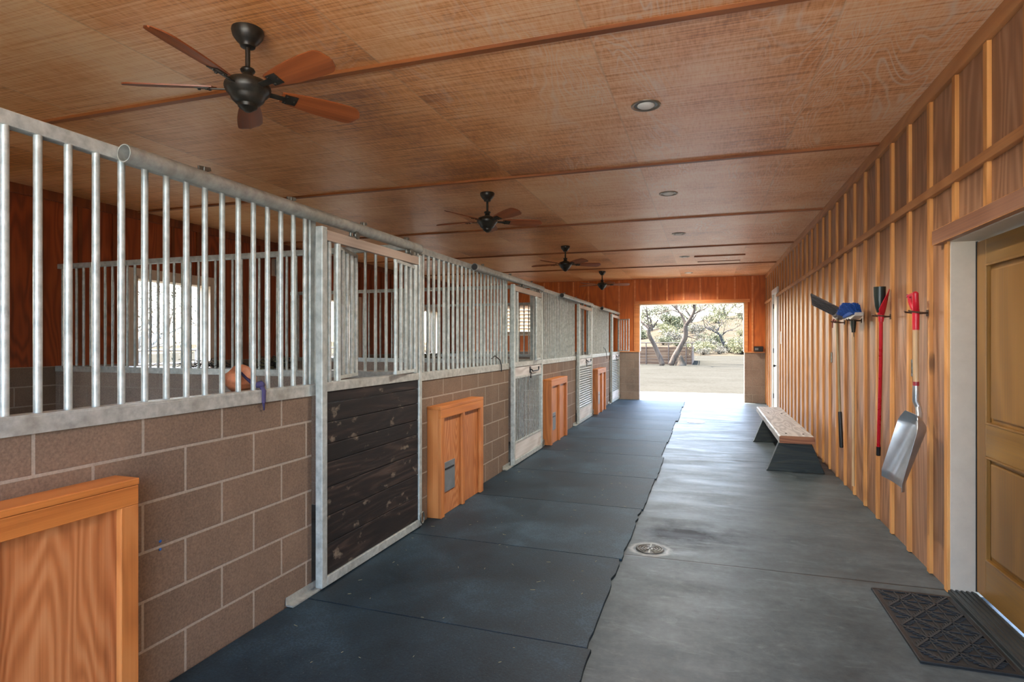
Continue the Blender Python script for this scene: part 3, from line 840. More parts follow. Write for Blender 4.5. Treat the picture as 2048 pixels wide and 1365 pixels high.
b['kind'] = 'stuff'
m = MB(); m.prism([(-.205,.07),(.205,.045),(.21,.07),(.05,.13),(-.08,.145),(-.2,.1)], 'x', -.05, .01); m.build('bristle_core', M['bristle'], t, bevel=.012)
m = MB(); m.tube([(-.02,-.09,.03),(-.01,-.045,-.06),(0,-.012,-.13)], .003, 6); m.tube([(-.02,.06,.03),(-.01,.03,-.06),(0,.012,-.13)], .003, 6); m.build('wire_brace', M['steel'], t, smooth=60)

# red tool with dark cup
t = thing('litter_scoop', 'red poled scoop with a dark cup on top, hung upside down', 'tool', (1.285, 5.24, 1.66))
MB().tube([(0,0,.06),(.016,.075,-.35),(.048,.27,-1.05)], .0135, 14).build('pole', M['red'], t, smooth=40)
MB().tube([(.0475,.266,-1.03),(.0505,.284,-1.105)], .0165, 14).build('end_cap', M['blackp'], t, smooth=40)
m = MB(); m.tube([(0,0,-.02),(0,-.002,.01),(0,0,.05)], [.017,.02,.024], 16); m.build('collar', M['redp'], t, smooth=40)
n = 20; m = MB()
m.sheet(lambda u, v: ((.021+.036*v**.8)*math.cos(-.35+3.4*(u-.5)), (.021+.04*v**.8)*math.sin(-.35+3.4*(u-.5)), .03+(.2-.16*abs(2*u-1)**1.5)*v), 18, 10, 0, .004)
m.build('half_shell', M['redp'], t, smooth=50)
MB().lathe([(.02,.05),(.033,.1),(.041,.18),(.043,.25),(.039,.25),(.036,.19),(.01,.1)], (-.008,.006,0), 22).build('cup', M['greycup'], t, smooth=50)

# aluminium scoop shovel
t = thing('grain_scoop', 'aluminium scoop shovel with red D-grip, hung upright by the door', 'shovel', (1.285, 4.44, 1.66))
m = MB(); m.tube([(0,0,-.03),(0,0,-.31)], [.0175,.0165], 16); m.tube([(0,0,-.31),(0,-.005,-.455)], [.0165,.0165], 16); m.build('shaft', M['ash'], t, smooth=40)
m = MB(); m.tube([(0,0,.03),(0,0,-.1)], [.0205,.0195], 16)
m.tube([(0,.0,.02),(-.01,.022,.05),(-.018,.036,.085),(-.02,.04,.125)], [.018,.017,.016,.017], 12)
m.tube([(0,-.0,.02),(-.006,-.022,.05),(-.012,-.036,.09),(-.014,-.038,.135)], [.018,.018,.018,.019], 12)
m.tube([(-.02,.045,.12),(-.014,-.045,.13)], .0165, 14); m.build('d_grip', M['redp'], t, smooth=45)
m = MB(); m.tube([(-.037,.05,.112),(-.03,.05,.135)], [.006,.006], 8); m.tube([(0,-.004,-.435),(0,-.005,-.465)], .0178, 14); m.build('collar_band', plain('dark_red_band', srgb(140,40,48), .4), t, smooth=40)
# blade frame: a = down-blade axis, w = width axis (along the wall), n = towards the aisle
T0 = Vector((.02,-.125,-.68)); A = Vector((-.15,-.0,-.41)).normalized(); Wd = Vector((0.12,-1,-.12)).normalized(); Nn = A.cross(Wd).normalized()
if Nn.x > 0: Nn = -Nn
m = MB(); m.tube([(0,-.004,-.46),(0,0,-.56),(.014,.0,-.6),(.008,-.04,-.64), T0+A*.1+Nn*.012], [.019,.019,.018,.019,.011], 16); m.build('socket', M['alu'], t, smooth=50)
def blade(u, v):
    s_ = u*.46 - .02; q = (v-.5)*2
    hw = .132 + .016*u
    if u < .2: hw *= .62+.38*math.sin(PI/2*u/.2)
    lift = .012+.1*abs(q)**2.8*(1-.45*u)
    back = .05*max(0, 1-u/.13)**1.6
    rim = .0 if u < .9 else -.012*((u-.9)/.1)
    return T0 + A*s_ + Wd*(q*hw) + Nn*(lift+back*(1-abs(q)**4)*1.2+rim-.01 + .010*math.exp(-(q/.16)**2)*max(0,1-u*2.6))
m = MB(); m.sheet(blade, 40, 30, 0, .003); m.build('scoop_blade', M['alu'], t, smooth=60)

# outlet plates and switch on the right wall
def plate(y, z, w_, h_, name, label, mat, x=XR-.001, extra=None):
    t = thing(name, label, 'outlet' if 'outlet' in name else 'switch', (x, y, z))
    MB().box(-.006, 0, -w_/2, w_/2, -h_/2, h_/2).build('cover_plate', mat, t, bevel=.002)
    for q in ((-.022,.022) if 'outlet' in name else (0,)):
        MB().box(-.009, -.005, -.014, .014, q-.014, q+.014).build('socket' if 'outlet' in name else 'toggle', M['white'] if mat is M['white'] else M['steel'], t, bevel=.002)
plate(12.47, 1.57, .12, .24, 'light_switch', 'white light switch plate beside the white door', M['white'])
plate(7.62, 1.305, .075, .118, 'wall_outlet', 'metal outlet cover between battens, left of the grey scraper pole', M['steel'])
plate(10.97, 1.32, .075, .118, 'wall_outlet', 'small outlet cover far down the battened wall, above the bench', M['steel'])
plate(4.79, 1.3, .075, .118, 'wall_outlet', 'dark outlet cover half hidden behind the aluminium scoop shaft', M['flap'])

# black speaker box on the block ledge by the far corner
t = thing('radio', 'small black radio box above the block base in the far right corner', 'radio', (1.2, YF-.0505, 1.2505))
MB().box(-.1,.1,-.05,.05,0,.13).build('casing', M['blackp'], t, bevel=.01)
MB().lathe([(.038,0),(.038,.006),(.01,.002)], (.045,-.05,.065), 18, mat=Matrix.Rotation(R(90),4,'X')).build('speaker_grille', M['black'], t)
MB().box(-.085,-.01,-.053,-.049,.04,.09).build('dial', M['flap'], t)

# ------------------------------------------------------------------ bench
t = thing('bench', 'rustic wooden plank bench with splayed dark green legs by the right wall', 'bench', (.96, 7.25, 0))
rr = random.Random(5)
m = MB()
def seat_poly(y):
    return [(-.178,.345),(.178,.345),(.186,.36),(.184,.415),(.172,.428),(-.17,.43),(-.184,.42),(-.184,.352)]
ysq = [0,.02]+[.2+.3*i for i in range(10)]+[3.13,3.15]
rings = []
for y in ysq:
    k = .985 if y in (0, 3.15) else 1
    rings.append([(x*k+rr.uniform(-.003,.003), y, z+rr.uniform(-.002,.002)) for x, z in seat_poly(y)])
vs = [p for r in rings for p in r]; n = 8; fs = []
for i in range(len(rings)-1):
    for j in range(n): fs.append((i*n+j, i*n+(j+1)%n, (i+1)*n+(j+1)%n, (i+1)*n+j))
m.add(vs, fs, 0); m.add(rings[0], [tuple(range(n))], 1); m.add(rings[-1], [tuple(range(n))], 1)
m.build('seat', [M['benchtop'], M['bench_e']], t, bevel=.004)
for y, lab in ((.14, 0), (2.2, 1)):
    m = MB()
    m.prism([(-.305,.0),(.305,.0),(.29,.035),(.165,.345),(-.165,.345),(-.285,.03)], 'y', y, y+.09)
    m.build('leg', M['benchleg'], t, bevel=.005)
for y in (.19, 2.25):
    for x in (-.09,.09): MB().lathe([(.012,.4285),(.012,.433),(.006,.435)], (x,y,0), 10).build('bolt_head', M['black'], t)

# ------------------------------------------------------------------ door mat with raised leaf lattice
t = thing('doormat', 'black rubber doormat with a raised leaf lattice in front of the wooden door', 'doormat', (.935, 3.17, 0))
DWx, DWy = .40, .86
m = MB(); m.box(0, DWx, 0, DWy, .001, .006); m.build('backing', M['blackp'], t)
m = MB(); e = .025
m.box(0, DWx, 0, e, .004, .013); m.box(0, DWx, DWy-e, DWy, .004, .013); m.box(0, e, e, DWy-e, .004, .013); m.box(DWx-e, DWx, e, DWy-e, .004, .013)
m.build('border', M['black'], t, bevel=.003)
m = MB()
def seg(a, b, w_, h_):
    # clip to mat interior
    x0, y0 = a; x1, y1 = b
    if min(x0, x1) < e-.001 or max(x0, x1) > DWx-e+.001 or min(y0, y1) < e-.001 or max(y0, y1) > DWy-e+.001: return
    m.beam((x0, y0, .006), (x1, y1, .006), w_, h_)
NX, NY = 4, 7
cw, ch = (DWx-2*e)/NX, (DWy-2*e)/NY
for i in range(NX):
    for j in range(NY):
        x, y = e+i*cw, e+j*ch
        s_ = (i+j) % 2
        a, b = ((x, y), (x+cw, y+ch)) if s_ else ((x+cw, y), (x, y+ch))
        seg(a, b, .011, .016)
        for q in (.2,.36,.52,.68):
            px, py = a[0]+(b[0]-a[0])*q, a[1]+(b[1]-a[1])*q
            d = 1 if b[0] > a[0] else -1
            seg((px, py), (px, min(py+ch*.32, y+ch)), .007, .012); seg((px, py), (px+d*cw*.32 if 0 <= (px+d*cw*.32-x) <= cw else (x+cw if d > 0 else x), py), .007, .012)
        seg((x, y), (x+cw, y), .007, .011); seg((x, y), (x, y+ch), .007, .011)
m.build('lattice', M['matrib'], t)

# ------------------------------------------------------------------ floor drain and far cover
t = thing('floor_drain', 'round iron floor drain grate in the concrete beside a dark stain', 'drain', (-.383, 4.315, 0))
m = MB(); m.lathe([(.1,.0005),(.1,.004),(.094,.0055),(.09,.003),(.002,.003)], n=40); m.build('dish', M['drain'], t, smooth=30)
m = MB()
for r in (.03,.05,.07,.088):
    for s_ in (0, PI):
        pts = [(r*math.cos(s_-1.15+2.3*i/14), r*math.sin(s_-1.15+2.3*i/14), .005) for i in range(15)]
        m.tube(pts, .0035, 6)
m.beam((0,-.092,.004),(0,.092,.004),.01,.006); m.beam((-.02,0,.004),(.02,0,.004),.03,.006)
m.build('grate', M['steel'], t, smooth=40)
t = thing('floor_cover', 'pale round cleanout cover on the concrete far down the aisle', 'drain cover', (-.185, 11.45, 0))
MB().lathe([(.16,.0005),(.16,.004),(.15,.006),(.002,.0065)], n=36).build('cover_plate', plain('pale_cover', srgb(206,206,200), .4), t, smooth=30)
MB().lathe([(.16,.0008),(.168,.0008),(.168,.005),(.16,.005)], n=36).build('cover_rim', M['steel'], t)

# ------------------------------------------------------------------ small things on the stall fronts
rr = random.Random(11)
t = thing('salt_lick', 'brown lumpy mineral lick tied to a bar of the nearest grille with purple webbing', 'salt lick', (XL-.115, 2.5, 1.225))
bm = bmesh.new(); bmesh.ops.create_icosphere(bm, subdivisions=4, radius=1)
for v in bm.verts:
    p = v.co.copy(); n_ = 1+.05*math.sin(4*p.x+1)+.06*math.sin(5*p.y+2*p.z)+.03*math.sin(11*p.z+7*p.x)
    v.co = Vector((p.x*.062*n_, p.y*.098*n_, max(-.93, p.z)*.068*n_+.065))
me = bpy.data.meshes.new('lump'); bm.to_mesh(me); bm.free(); me.materials.append(M['salt']); me.polygons.foreach_set('use_smooth', [True]*len(me.polygons))
o = bpy.data.objects.new('lump', me); COL.objects.link(o); o.parent = t
m = MB(); m.tube([(.045,-.05,.1),(.06,-.03,.07),(.075,.0,.04),(.1,.015,.03)], [.006,.007,.01,.012], 8)
m.tube([(.09,.0,.03),(.112,.02,.035),(.1,.045,.03)], [.014,.02,.014], 10)
m.tube([(.11,.02,.03),(.128,.022,-.0),(.128,.02,-.06)], [.012,.012,.011], 8); m.tube([(.128,.02,-.06),(.126,.024,-.085),(.122,.03,-.1)], [.008,.005,.004], 8)
m.build('webbing', M['purple'], t, smooth=60)

def wire(name, label, pts, rad, mat, cat='cord', loc=(0,0,0)):
    base = Vector(loc)
    m = MB(); m.tube([Vector(p)-base for p in pts], rad, 8)
    o = m.build(name, mat, None, smooth=60, loc=loc); return tag(o, label, cat)
y0 = DY[1]-.42
wire('cord', 'black cord end looped through bars of the second grille', [(XL-.02,y0-.12,1.30),(XL+.0,y0-.06,1.33),(XL+.006,y0,1.31),(XL+.018,y0+.06,1.28),(XL+.02,y0+.1,1.22),(XL+.02,y0+.1,1.15)], .006, M['blackp'], loc=(XL,y0,1.23))
y0 = DY[3]-.7
wire('cord', 'thin dark cord hanging on the farthest grille', [(XL-.02,y0-.06,1.36),(XL+.004,y0,1.34),(XL+.014,y0+.1,1.28),(XL+.016,y0+.22,1.16),(XL+.014,y0+.26,1.1)], .006, M['blackp'], loc=(XL,y0,1.23))
# hay wisps and twine on the partition ledge
def clump(name, label, cat, loc, sx, sy, sz, n, cols, ln, rad, seed):
    rr = random.Random(seed); m = MB()
    for i in range(n):
        c = Vector((rr.gauss(0,.35)*sx, rr.gauss(0,.35)*sy, abs(rr.gauss(0,.4))*sz+rad))
        d = Vector((rr.uniform(-1,1), rr.uniform(-1,1), rr.uniform(-.25,.45))).normalized()*ln*rr.uniform(.5,1)
        b = c+d; b.z = max(b.z, rad)
        mid = (c+b)/2+Vector((0,0,rr.uniform(0,.3)*ln))
        m.tube([c, mid, b], rad, 4, rr.randrange(len(cols)))
    o = m.build(name, cols, None, loc=loc); return tag(o, label, cat, kind='stuff')
hay = plain('dry_hay', srgb(120,112,76), .8); wr = plain('dark_twine', srgb(44,42,36), .7)
clump('hay', 'dark tangle of hay and twine on the ledge of the first partition', 'hay', (-3.95, PY[1]+.02, 1.226), .16, .06, .1, 90, [hay, wr, wr], .16, .004, 2)
clump('twine', 'loose dark wire and twine along the ledge of the first partition', 'twine', (-4.75, PY[1]+.02, 1.226), .7, .05, .03, 60, [wr], .16, .003, 4)
clump('hay', 'wisps of hay on the ledge of the second partition', 'hay', (-4.2, PY[2]+.02, 1.226), .3, .05, .06, 60, [hay, wr], .14, .004, 6)
rr = random.Random(21); m = MB()
for i in range(110):
    x = rr.uniform(-2.1,-.6); y = 1.3+rr.random()**1.6*7; a = rr.uniform(0, PI); L = rr.uniform(.008,.03)
    m.beam((x,y,.0205), (x+math.cos(a)*L, y+math.sin(a)*L, .0202), .0014, .0012)
tag(m.build('straw', plain('pale_straw', srgb(170,160,120), .8), None, fix=False), 'short bits of pale straw scattered over the rubber mats', 'straw', kind='stuff')
# blue plugs in the block wall
for z, lb in ((.633, 'upper of two small blue wall plugs in the block wall'), (.599, 'lower of two small blue wall plugs in the block wall')):
    o = MB().lathe([(.006,0),(.006,.003),(.003,.004)], n=12, mat=Matrix.Rotation(R(90),4,'Y')).build('wall_plug', plain('blue_plastic', srgb(40,92,160), .5), None, smooth=40, loc=(XL+.0005, 1.916, z))
    tag(o, lb, 'wall plug', 'blue plugs in the block wall')
# light box and dark shelf bar on the back wall of the second stall
t = thing('junction_box', 'grey junction box high on the back wall, behind the first partition', 'box', (XB-.0, 7.98, 2.7))
MB().box(0,.06,-.09,.09,-.14,.14).build('box_body', M['beige'], t, bevel=.004)
MB().box(.06,.068,-.08,.08,-.13,.13).build('box_cover', M['flap'], t, bevel=.003)

# ------------------------------------------------------------------ outdoors
def hill(x, y):
    if y > 0:
        h = 0.0
        if y > 46: h = .5*min(1, (y-46)/14)
        if y > 58:
            f = min(1, (y-58)/75); f = f*f*(3-2*f)
            h += f*(4.6+.13*max(-30, min(60, x+6)))
            h += .35*math.sin(x*.21+1)*min(1, (y-58)/30)+.2*math.sin(y*.3+x*.4)*min(1, (y-58)/30)
        return h-.03
    return -.03
def gravel(name, a, b, c):
    N = NT(name); o = N.co.outputs['Object']
    n = N.noise(o, 9, 4, .75); n2 = N.noise(o, .35, 5, .6); n3 = N.noise(N.mapping((.5,1.6,1)), .9, 4, .7)
    f = N.math('ADD', N.math('MULTIPLY', n, .5), N.math('ADD', N.math('MULTIPLY', n2, .25), N.math('MULTIPLY', n3, .25)))
    N.color(N.ramp(f, [(.36, a), (.5, b), (.64, c)])).rough(.95); N.set(N.b.inputs['Specular IOR Level'], 0.0); N.bump(n, .5, .02)
    return N.mat
G_grav = gravel('pale_gravel', (.0265,.0245,.0185,1), (.036,.034,.0275,1), (.043,.041,.0335,1))
G_hill = gravel('dry_hillside', (.034,.027,.018,1), (.05,.041,.029,1), (.065,.055,.04,1))
G_apron = plain('apron_concrete', (.13,.122,.105,1), .8, 0, .05, 3)
m = MB(); m.box(XB-3, 6, YF+.2, 18.25, -.2, -.012); struct('apron', m, G_apron)
m = MB(); m.box(-9, 9, -14, YN-.2, -.2, -.006); struct('unseen_bounce_slab', m, plain('pale_bounce_slab', (.5,.48,.43,1), .8, 0, .05, 3))  # added unseen slab, kept pale to bounce sunlight up onto the ceiling
m = MB()
m.sheet(lambda u, v: (-60+120*u, -40+95*v, -.03 if (-60+120*u) > -7.3 else -.05), 40, 40)
m.v = [(x, y, hill(x, y) if y > 17 else z) for x, y, z in m.v]
gr = struct('ground', m, G_grav, smooth=180)
m = MB(); m.sheet(lambda u, v: (-110+230*u, 55+150*v, hill(-110+230*u, 55+150*v)), 60, 60); struct('hillside', m, G_hill, smooth=180)

BK = wood('grey_bark', srgb(42,31,21), srgb(66,51,36), srgb(90,73,55), 'z', 1.0, .85, bands=6, knots=False, bumpk=.9)
BKD = wood('dark_bark', srgb(20,17,15), srgb(33,28,25), srgb(48,41,36), 'z', 1.0, .85, bands=6, knots=False, bumpk=.9)
BKL = plain('pale_bark', srgb(150,140,126), .9)
def leafmat(name, a, b):
    N = NT(name); n = N.noise(N.co.outputs['Object'], 2.2, 3, .6)
    N.color(N.ramp(n, [(.35, a), (.65, b)])).rough(.7); return N.mat
LF_y = leafmat('pale_yellow_green_leaves', (.088,.085,.022,1), (.15,.135,.05,1))
LF_g = leafmat('olive_green_leaves', (.04,.044,.012,1), (.078,.078,.026,1))
LF_w = leafmat('straw_grey_twigs', (.07,.059,.036,1), (.115,.099,.064,1))

def leaves(m, c, r, n, size, rr, mi=0, flat=1.0, droop=0.0):
    for _ in range(n):
        while True:
            p = Vector((rr.uniform(-1,1), rr.uniform(-1,1), rr.uniform(-1,1)))
            if p.length < 1: break
        p = Vector(c)+Vector((p.x*r[0], p.y*r[1], p.z*r[2]))
        a = Vector((rr.uniform(-1,1), rr.uniform(-1,1), rr.uniform(-1,.6)-droop)).normalized()
        b = a.cross(Vector((rr.uniform(-1,1), rr.uniform(-1,1), rr.uniform(-1,1)))).normalized()
        s_ = size*rr.uniform(.6,1.4)
        m.add([p, p+a*s_*.5+b*s_*.16, p+a*s_, p+a*s_*.5-b*s_*.16], [(0,1,2,3)], mi)

def grow(m, p, d, L, r, depth, rr, tips, spread=.7, up=.15, n=5):
    pts = [p.copy()]; rad = [r]
    q = p.copy(); dd = d.copy()
    for i in range(n):
        dd = (dd+Vector((rr.gauss(0,.16), rr.gauss(0,.16), rr.gauss(0,.12)+up*.2))).normalized()
        q = q+dd*L/n; pts.append(q.copy()); rad.append(r*(1-.55*(i+1)/n))
    m.tube(pts, rad, 7 if depth > 1 else 5)
    if depth <= 0: tips.append(q.copy()); return
    for j in range(rr.choice((2,3)) if depth > 1 else 3):
        k = rr.choice((n, n, n-1, n-2))
        nd = (dd+Vector((rr.gauss(0,spread), rr.gauss(0,spread), rr.gauss(.1,spread*.6)))).normalized()
        grow(m, pts[k], nd, L*rr.uniform(.6,.85), rad[k]*.8, depth-1, rr, tips, spread, up, n)
    tips.append(q.copy())

def tree(name, label, base, limbs, seed, leafm, nleaf=1500, lsize=.13, clus=.7, bark=None, group=None, dens=1.0, depth=2, droop=.3):
    """limbs: list of (points relative to base, start radius, end radius, grow-length)"""
    rr = random.Random(seed); base = Vector(base)
    t = thing(name, label, 'tree', base, 0, group)
    m = MB(); tips = []
    for pts, r0, r1, gl in limbs:
        pts = [Vector(p) for p in pts]; n = len(pts)
        # smooth a little: subdivide
        ps = []
        for i in range(n-1):
            for k in range(3):
                f = k/3
                p0, p1, p2, p3 = pts[max(i-1,0)], pts[i], pts[i+1], pts[min(i+2,n-1)]
                ps.append(.5*((2*p1)+(p2-p0)*f+(2*p0-5*p1+4*p2-p3)*f*f+(3*p1-p0-3*p2+p3)*f**3))
        ps.append(pts[-1])
        m.tube(ps, [r0+(r1-r0)*i/(len(ps)-1) for i in range(len(ps))], 10)
        if gl:
            d = (ps[-1]-ps[-3]).normalized()
            for j in range(3):
                grow(m, ps[-1-(j*2 if len(ps) > 6 else 0)], (d+Vector((rr.gauss(0,.45), rr.gauss(0,.55), rr.gauss(.1,.3)))).normalized(), gl, r1*.85, depth, rr, tips)
    m.build('trunk', bark or BK, t, smooth=180, fix=False)
    if nleaf and tips:
        l = MB()
        for k in range(len(tips)):
            leaves(l, tips[k], (clus,clus,clus*.7), max(3, int(nleaf/len(tips))), lsize, rr, 0, 1, droop)
        c = l.build('crown', leafm, t, fix=False)
    return t

# two leaning mesquites beyond the doorway
A = [(0,0,0),(-.15,.05,.48),(-.36,.1,.95),(-.56,.1,1.42),(-.77,.05,1.8),(-.87,0,2.12),(-.85,0,2.38)]
tree('mesquite_tree', 'leaning grey-trunked tree at the left, in front of the plank pen', (-2.72, 39.5, -.03),
     [(A, .17, .105, 0), ([(-.85,0,2.38),(-.98,.05,2.51),(-1.29,.2,2.8),(-1.6,.3,3.1),(-2.2,.4,3.6)], .09, .05, 1.6), ([(-.85,0,2.38),(-.87,.0,2.75),(-.95,-.1,3.28),(-1.0,-.2,3.8)], .055, .03, 1.4)],
     3, LF_y, 900, .10, .7)
B = [(0,0,0),(.22,.05,.55),(.47,.1,1.0),(.72,.1,1.46),(.92,.05,1.88),(.92,0,2.35),(.92,0,2.64)]
tree('mesquite_tree', 'forked grey-trunked tree leaning right, beside the boulder', (-2.2, 39.7, -.03),
     [(B, .19, .13, 0), ([(.92,0,2.6),(.78,.1,3.05),(.62,.15,3.37),(.47,.2,3.55),(.22,.3,3.98)], .095, .05, 1.6), ([(.92,0,2.6),(1.18,-.1,2.95),(1.38,-.2,3.32),(1.48,-.3,3.7),(1.5,-.4,4.2)], .12, .06, 1.8),
      ([(.62,.15,3.37),(.1,.0,3.6),(-.3,.0,3.5),(-.95,-.1,3.32)], .04, .02, .8), ([(1.38,-.2,3.32),(1.7,-.1,3.45),(2.2,0,3.7)], .05, .03, 1.2), ([(1.07,0,1.88),(1.4,.1,1.78),(1.8,.2,1.64)], .04, .015, .5)],
     8, LF_y, 1300, .10, .75)
tree('mesquite_tree', 'dark leaning tree on the berm at the right of the doorway view', (2.27, 60, .45),
     [([(0,0,0),(-.36,0,.42),(-.8,.1,1.08),(-.98,.1,1.6),(-1.3,.1,1.95)], .2, .09, 1.5), ([(-.98,.1,1.6),(-.6,0,1.95),(-.35,-.1,2.15)], .07, .04, 1.2), ([(-1.3,.1,1.95),(-1.1,0,2.55)], .07, .04, 1.2)],
     12, LF_w, 500, .13, .8, BKD)
tree('mesquite_tree', 'dark trunk leaning in from the right edge of the doorway view', (3.0, 58, .4),
     [([(0,0,0),(.3,0,.35),(.75,.1,.75),(1.4,.1,1.5),(1.9,.1,2.6)], .22, .12, 2.0)], 14, LF_y, 900, .13, 1.0, BKD)
tree('mesquite_tree', 'wispy pale crown hanging into the upper right of the doorway view', (4.6, 43, -.03),
     [([(0,0,0),(-.1,0,1.2),(-.3,0,2.4),(-.9,0,3.6)], .22, .13, 0), ([(-.9,0,3.6),(-1.8,-.1,4.2),(-2.9,-.2,4.5),(-3.9,-.2,4.3)], .1, .04, 1.7), ([(-.6,0,3.0),(-1.5,.3,3.4),(-2.6,.4,3.5)], .08, .03, 1.6), ([(-.9,0,3.6),(-.7,.2,4.6),(-.4,.3,5.6)], .1, .05, 1.8), ([(-1.8,-.1,4.2),(-2.3,-.3,4.0),(-2.9,-.4,3.6)], .04, .02, 1.2)],
     21, LF_y, 4200, .13, .85, BK, None, 1, 2, .6)

# plank pen with pipe rail
t = thing('pen', 'brown horizontal plank pen with a pipe top rail behind the leaning trees', 'pen', (-.92, 41.3, -.03))
PP = plain('rusty_pipe', srgb(84,66,52), .7)
PK = wood('pen_planks', srgb(66,43,26), srgb(96,68,43), srgb(116,88,62), 'x', .6, .8, bands=6)
rr = random.Random(2)
for i in range(6):
    z = .02+.197*i
    MB().box(-9.0, 0, -.025, .025, z, z+.185).build('plank', PK, t, bevel=.004)
    MB().box(-.05, 0, .03, 7.0, z, z+.185).build('side_plank', PK, t, bevel=.004)
for x in (-8.9, -7.4, -5.9, -4.45, -3.0, -1.52, -.38, -.0): MB().tube([(x,-.07,0),(x,-.07,1.48)], .04, 10).build('post', PP, t, smooth=40)
MB().tube([(-9,-.07,1.47),(.02,-.07,1.47)], .035, 10).build('top_rail', PP, t, smooth=40)
MB().tube([(0,-.07,1.47),(0,7,1.47)], .035, 10).build('top_rail', PP, t, smooth=40)

# boulder
bm = bmesh.new(); bmesh.ops.create_icosphere(bm, subdivisions=4, radius=1); rr = random.Random(4)
for v in bm.verts:
    p = v.co.copy(); f = 1+.12*math.sin(3*p.x+2)+.1*math.sin(4*p.y+p.z*3)+.04*math.sin(13*p.x+9*p.z)
    k = 1-.5*max(0, p.z)
    v.co = Vector((p.x*.36*f*k, p.y*.3*f*k, max(-.15, p.z)*.6*f))
me = bpy.data.meshes.new('boulder'); bm.to_mesh(me); bm.free(); me.materials.append(gravel('boulder_stone', (.035,.027,.019,1), (.06,.047,.034,1), (.095,.077,.058,1))); me.polygons.foreach_set('use_smooth', [True]*len(me.polygons))
o = bpy.data.objects.new('boulder', me); COL.objects.link(o); o.location = (-1.57, 39.6, -.03)
tag(o, 'upright brown boulder at the foot of the forked tree', 'rock')

# desert shrubs on the berm and slope
def shrub_meshes(seed, leafm, r, n, size, twig):
    rr = random.Random(seed); l = MB(); w = MB()
    for i in range(26):
        a = rr.uniform(0, 2*PI); e = rr.uniform(.5, 1.45); L = r*rr.uniform(.7, 1.05)
        d = Vector((math.cos(a)*math.cos(e), math.sin(a)*math.cos(e), math.sin(e)))
        w.tube([(0,0,0), d*L*.5+Vector((rr.gauss(0,.06)*r, rr.gauss(0,.06)*r, 0)), d*L], [.02*r, .013*r, .005*r], 4)
    for i in range(n//40):
        a = rr.uniform(0, 2*PI); q = rr.random()**.5*r*.75
        leaves(l, (math.cos(a)*q, math.sin(a)*q, rr.uniform(.25, .9)*r), (r*.3, r*.3, r*.22), 40, size, rr)
    return w, l
SH = []
for i, (lf, r, n, sz) in enumerate(((LF_w, 1.0, 1400, .13), (LF_y, 1.0, 1400, .13), (LF_g, 1.0, 1600, .14))):
    w_, l_ = shrub_meshes(40+i, lf, r, n, sz, BK)
    SH.append((w_, l_, lf))
protos = {}
def shrub(kind, x, y, s_, label, group):
    t = thing('shrub', label, 'shrub', (x, y, hill(x, y)-.02), 0, group)
    if kind not in protos:
        w_, l_, lf = SH[kind]
        protos[kind] = (w_.build('stems', BK, t, smooth=180, fix=False), l_.build('foliage', lf, t, fix=False))
    else:
        for o in protos[kind]: dup(o, t)
    t.scale = (s_, s_, s_*random.uniform(.8, 1.05)); t.rotation_euler.z = random.uniform(0, 6)
    return t
rr = random.Random(9)
SL = ['bare straw-grey desert shrub on the berm or slope behind the leaning trees', 'pale yellow-green desert shrub on the berm or slope behind the leaning trees', 'darker green desert shrub on the berm or slope behind the leaning trees']
SG = ['straw-grey shrubs outside', 'yellow-green shrubs outside', 'green shrubs outside']
for i in range(15): # row along the berm, right of the pen
    x = -1.6+rr.uniform(0, 6.5); y = rr.uniform(56, 66); k = rr.choice((0,0,0,1,2)); shrub(k, x, y, rr.uniform(.7, 1.4), SL[k], SG[k])
for i in range(46): # slope
    y = rr.uniform(68, 150); x = -.21*(y-40)+rr.uniform(-.06, .2)*y; k = rr.choice((0,0,1,1,2)); shrub(k, x, y, rr.uniform(.8, 2.0), SL[k], SG[k])
TL_ = ['green tree on the hillside skyline at the upper left of the doorway view', 'green tree on the hillside, between the two leaning trunks', 'green tree on the hillside, above the pen rail', 'green tree on the hillside, right of the forked tree', 'green tree on the hillside, at the upper right of the doorway view', 'low dark green tree on the slope behind the forked tree']
for i, (x, y, s_) in enumerate(((-13.5,112,1.),(-10.2,118,1.25),(-7.6,122,1.3),(-3.0,124,1.3),(3.2,118,1.4),(-4.4,96,.7))):
    rr2 = random.Random(60+i)
    b = Vector((x, y, hill(x, y)-.1))
    tree('desert_tree', TL_[i], b, [([(0,0,0),(.1,0,.6*s_),(-.1,.1,1.3*s_)], .2*s_, .14*s_, 1.5*s_), ([(0,0,.3),(.5*s_,.2,1.*s_),(.9*s_,.2,1.6*s_)], .14*s_, .08*s_, 1.4*s_), ([(0,0,.3),(-.6*s_,-.2,1.*s_),(-1.1*s_,0,1.5*s_)], .14*s_, .08*s_, 1.4*s_)],
         70+i, LF_g if i in (1,2,5) else LF_y, 2600, .30, .95*s_, BK, 'hillside trees', 1, 2, .1)

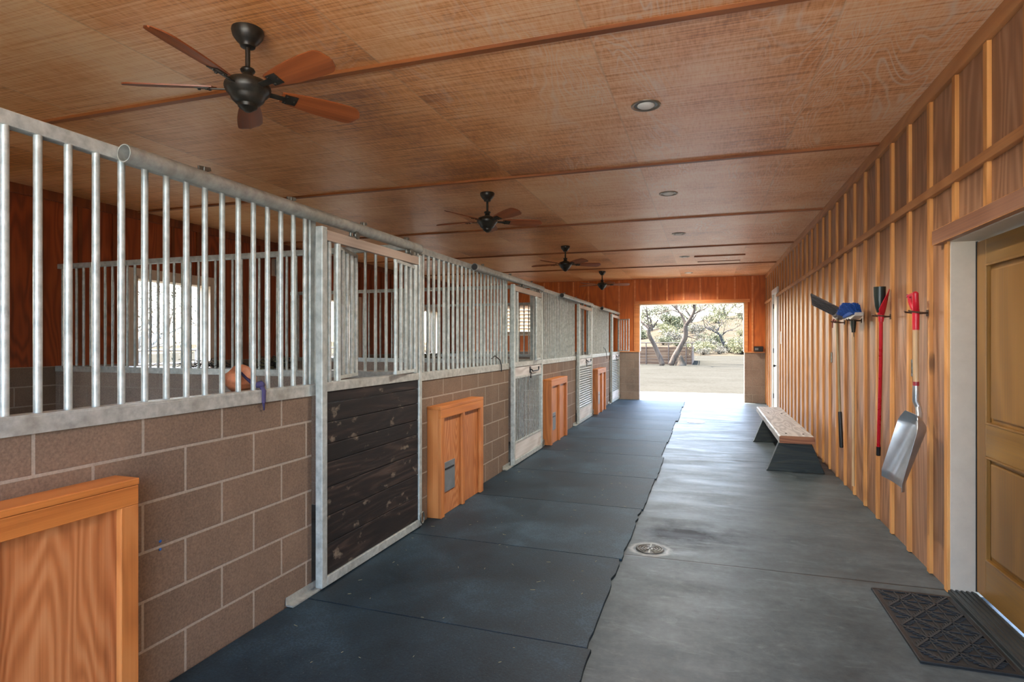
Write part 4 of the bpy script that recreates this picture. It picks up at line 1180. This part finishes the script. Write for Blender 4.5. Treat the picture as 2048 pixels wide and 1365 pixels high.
# paddock side: pipe fence, trees
t = thing('pipe_fence', 'pale pipe fence outside the stall doorways', 'fence', (-15, 8, -.05))
FP = plain('fence_pipe', srgb(150,140,126), .6, .2)
for z in (.5, .9, 1.3): MB().tube([(0,-14,z),(0,30,z)], .035, 8).build('rail', FP, t, smooth=40)
for i in range(16): MB().tube([(0,-14+2.9*i,-.1),(0,-14+2.9*i,1.36)], .045, 8).build('post', FP, t, smooth=40)
PT = ['bare wispy tree beyond the pipe fence, seen through the nearest bright doorway', 'wispy tree beyond the pipe fence, seen through the second stall doorway', 'wispy tree beyond the pipe fence, towards the far stalls']
for i, (x, y) in enumerate(((-24, 19.5), (-27, 30), (-25, 40))):
    tree('mesquite_tree', PT[i], (x, y, -.05), [([(0,0,0),(.1,.2,.8),(-.1,.5,1.7)], .2, .13, 1.9), ([(0,.1,.6),(.2,-.6,1.5),(.1,-1.1,2.2)], .12, .07, 1.8), ([(0,.2,.8),(.1,1.0,1.6),(.0,1.8,2.3)], .12, .07, 1.8)], 90+i, LF_w, 2600, .16, .9, BKL, None, 1, 3, .3)

# ------------------------------------------------------------------ light
sun = bpy.data.lights.new('sun', 'SUN'); so = bpy.data.objects.new('sun', sun); COL.objects.link(so)
so.rotation_euler = Vector((.72, -.40, -2.46)).to_track_quat('-Z', 'Y').to_euler()
sun.energy = 2.8; sun.angle = R(.6); sun.color = (1, .95, .87)
W = bpy.data.worlds.new('World'); SC.world = W; W.use_nodes = True
nt = W.node_tree; bg = nt.nodes['Background']
sky = nt.nodes.new('ShaderNodeTexSky'); sky.sky_type = 'NISHITA'; sky.sun_disc = False
sky.sun_elevation = R(55); sky.sun_rotation = R(-60); sky.air_density = 1.0; sky.dust_density = 2.6; sky.ozone_density = 1.4
nt.links.new(sky.outputs[0], bg.inputs[0]); bg.inputs[1].default_value = .2

# the recessed ceiling lamps are on
for y in CY:
    L = bpy.data.lights.new('can_lamp', 'SPOT'); L.energy = 19; L.spot_size = R(150); L.spot_blend = .6; L.shadow_soft_size = .05; L.color = (1, .93, .84)
    o = bpy.data.objects.new('can_lamp', L); COL.objects.link(o); o.location = (-.395, y, ZC-.03)

# ------------------------------------------------------------------ camera
cam = bpy.data.cameras.new('camera'); co = bpy.data.objects.new('camera', cam); COL.objects.link(co)
cam.sensor_width = 36; cam.lens = 36*1180.5/2048; cam.shift_y = 2.5/2048
cam.clip_end = 500
co.location = (0, 0, 1.48); co.rotation_euler = (R(90), 0, R(18.235))
SC.camera = co
vs_ = SC.view_settings; vs_.view_transform = 'Standard'; vs_.look = 'None'; vs_.exposure = 3.85; vs_.gamma = 1; vs_.use_curve_mapping = False
SC.cycles.use_denoising = True
SC.cycles.max_bounces = 10; SC.cycles.diffuse_bounces = 6; SC.cycles.glossy_bounces = 4
SC.cycles.sample_clamp_indirect = 8
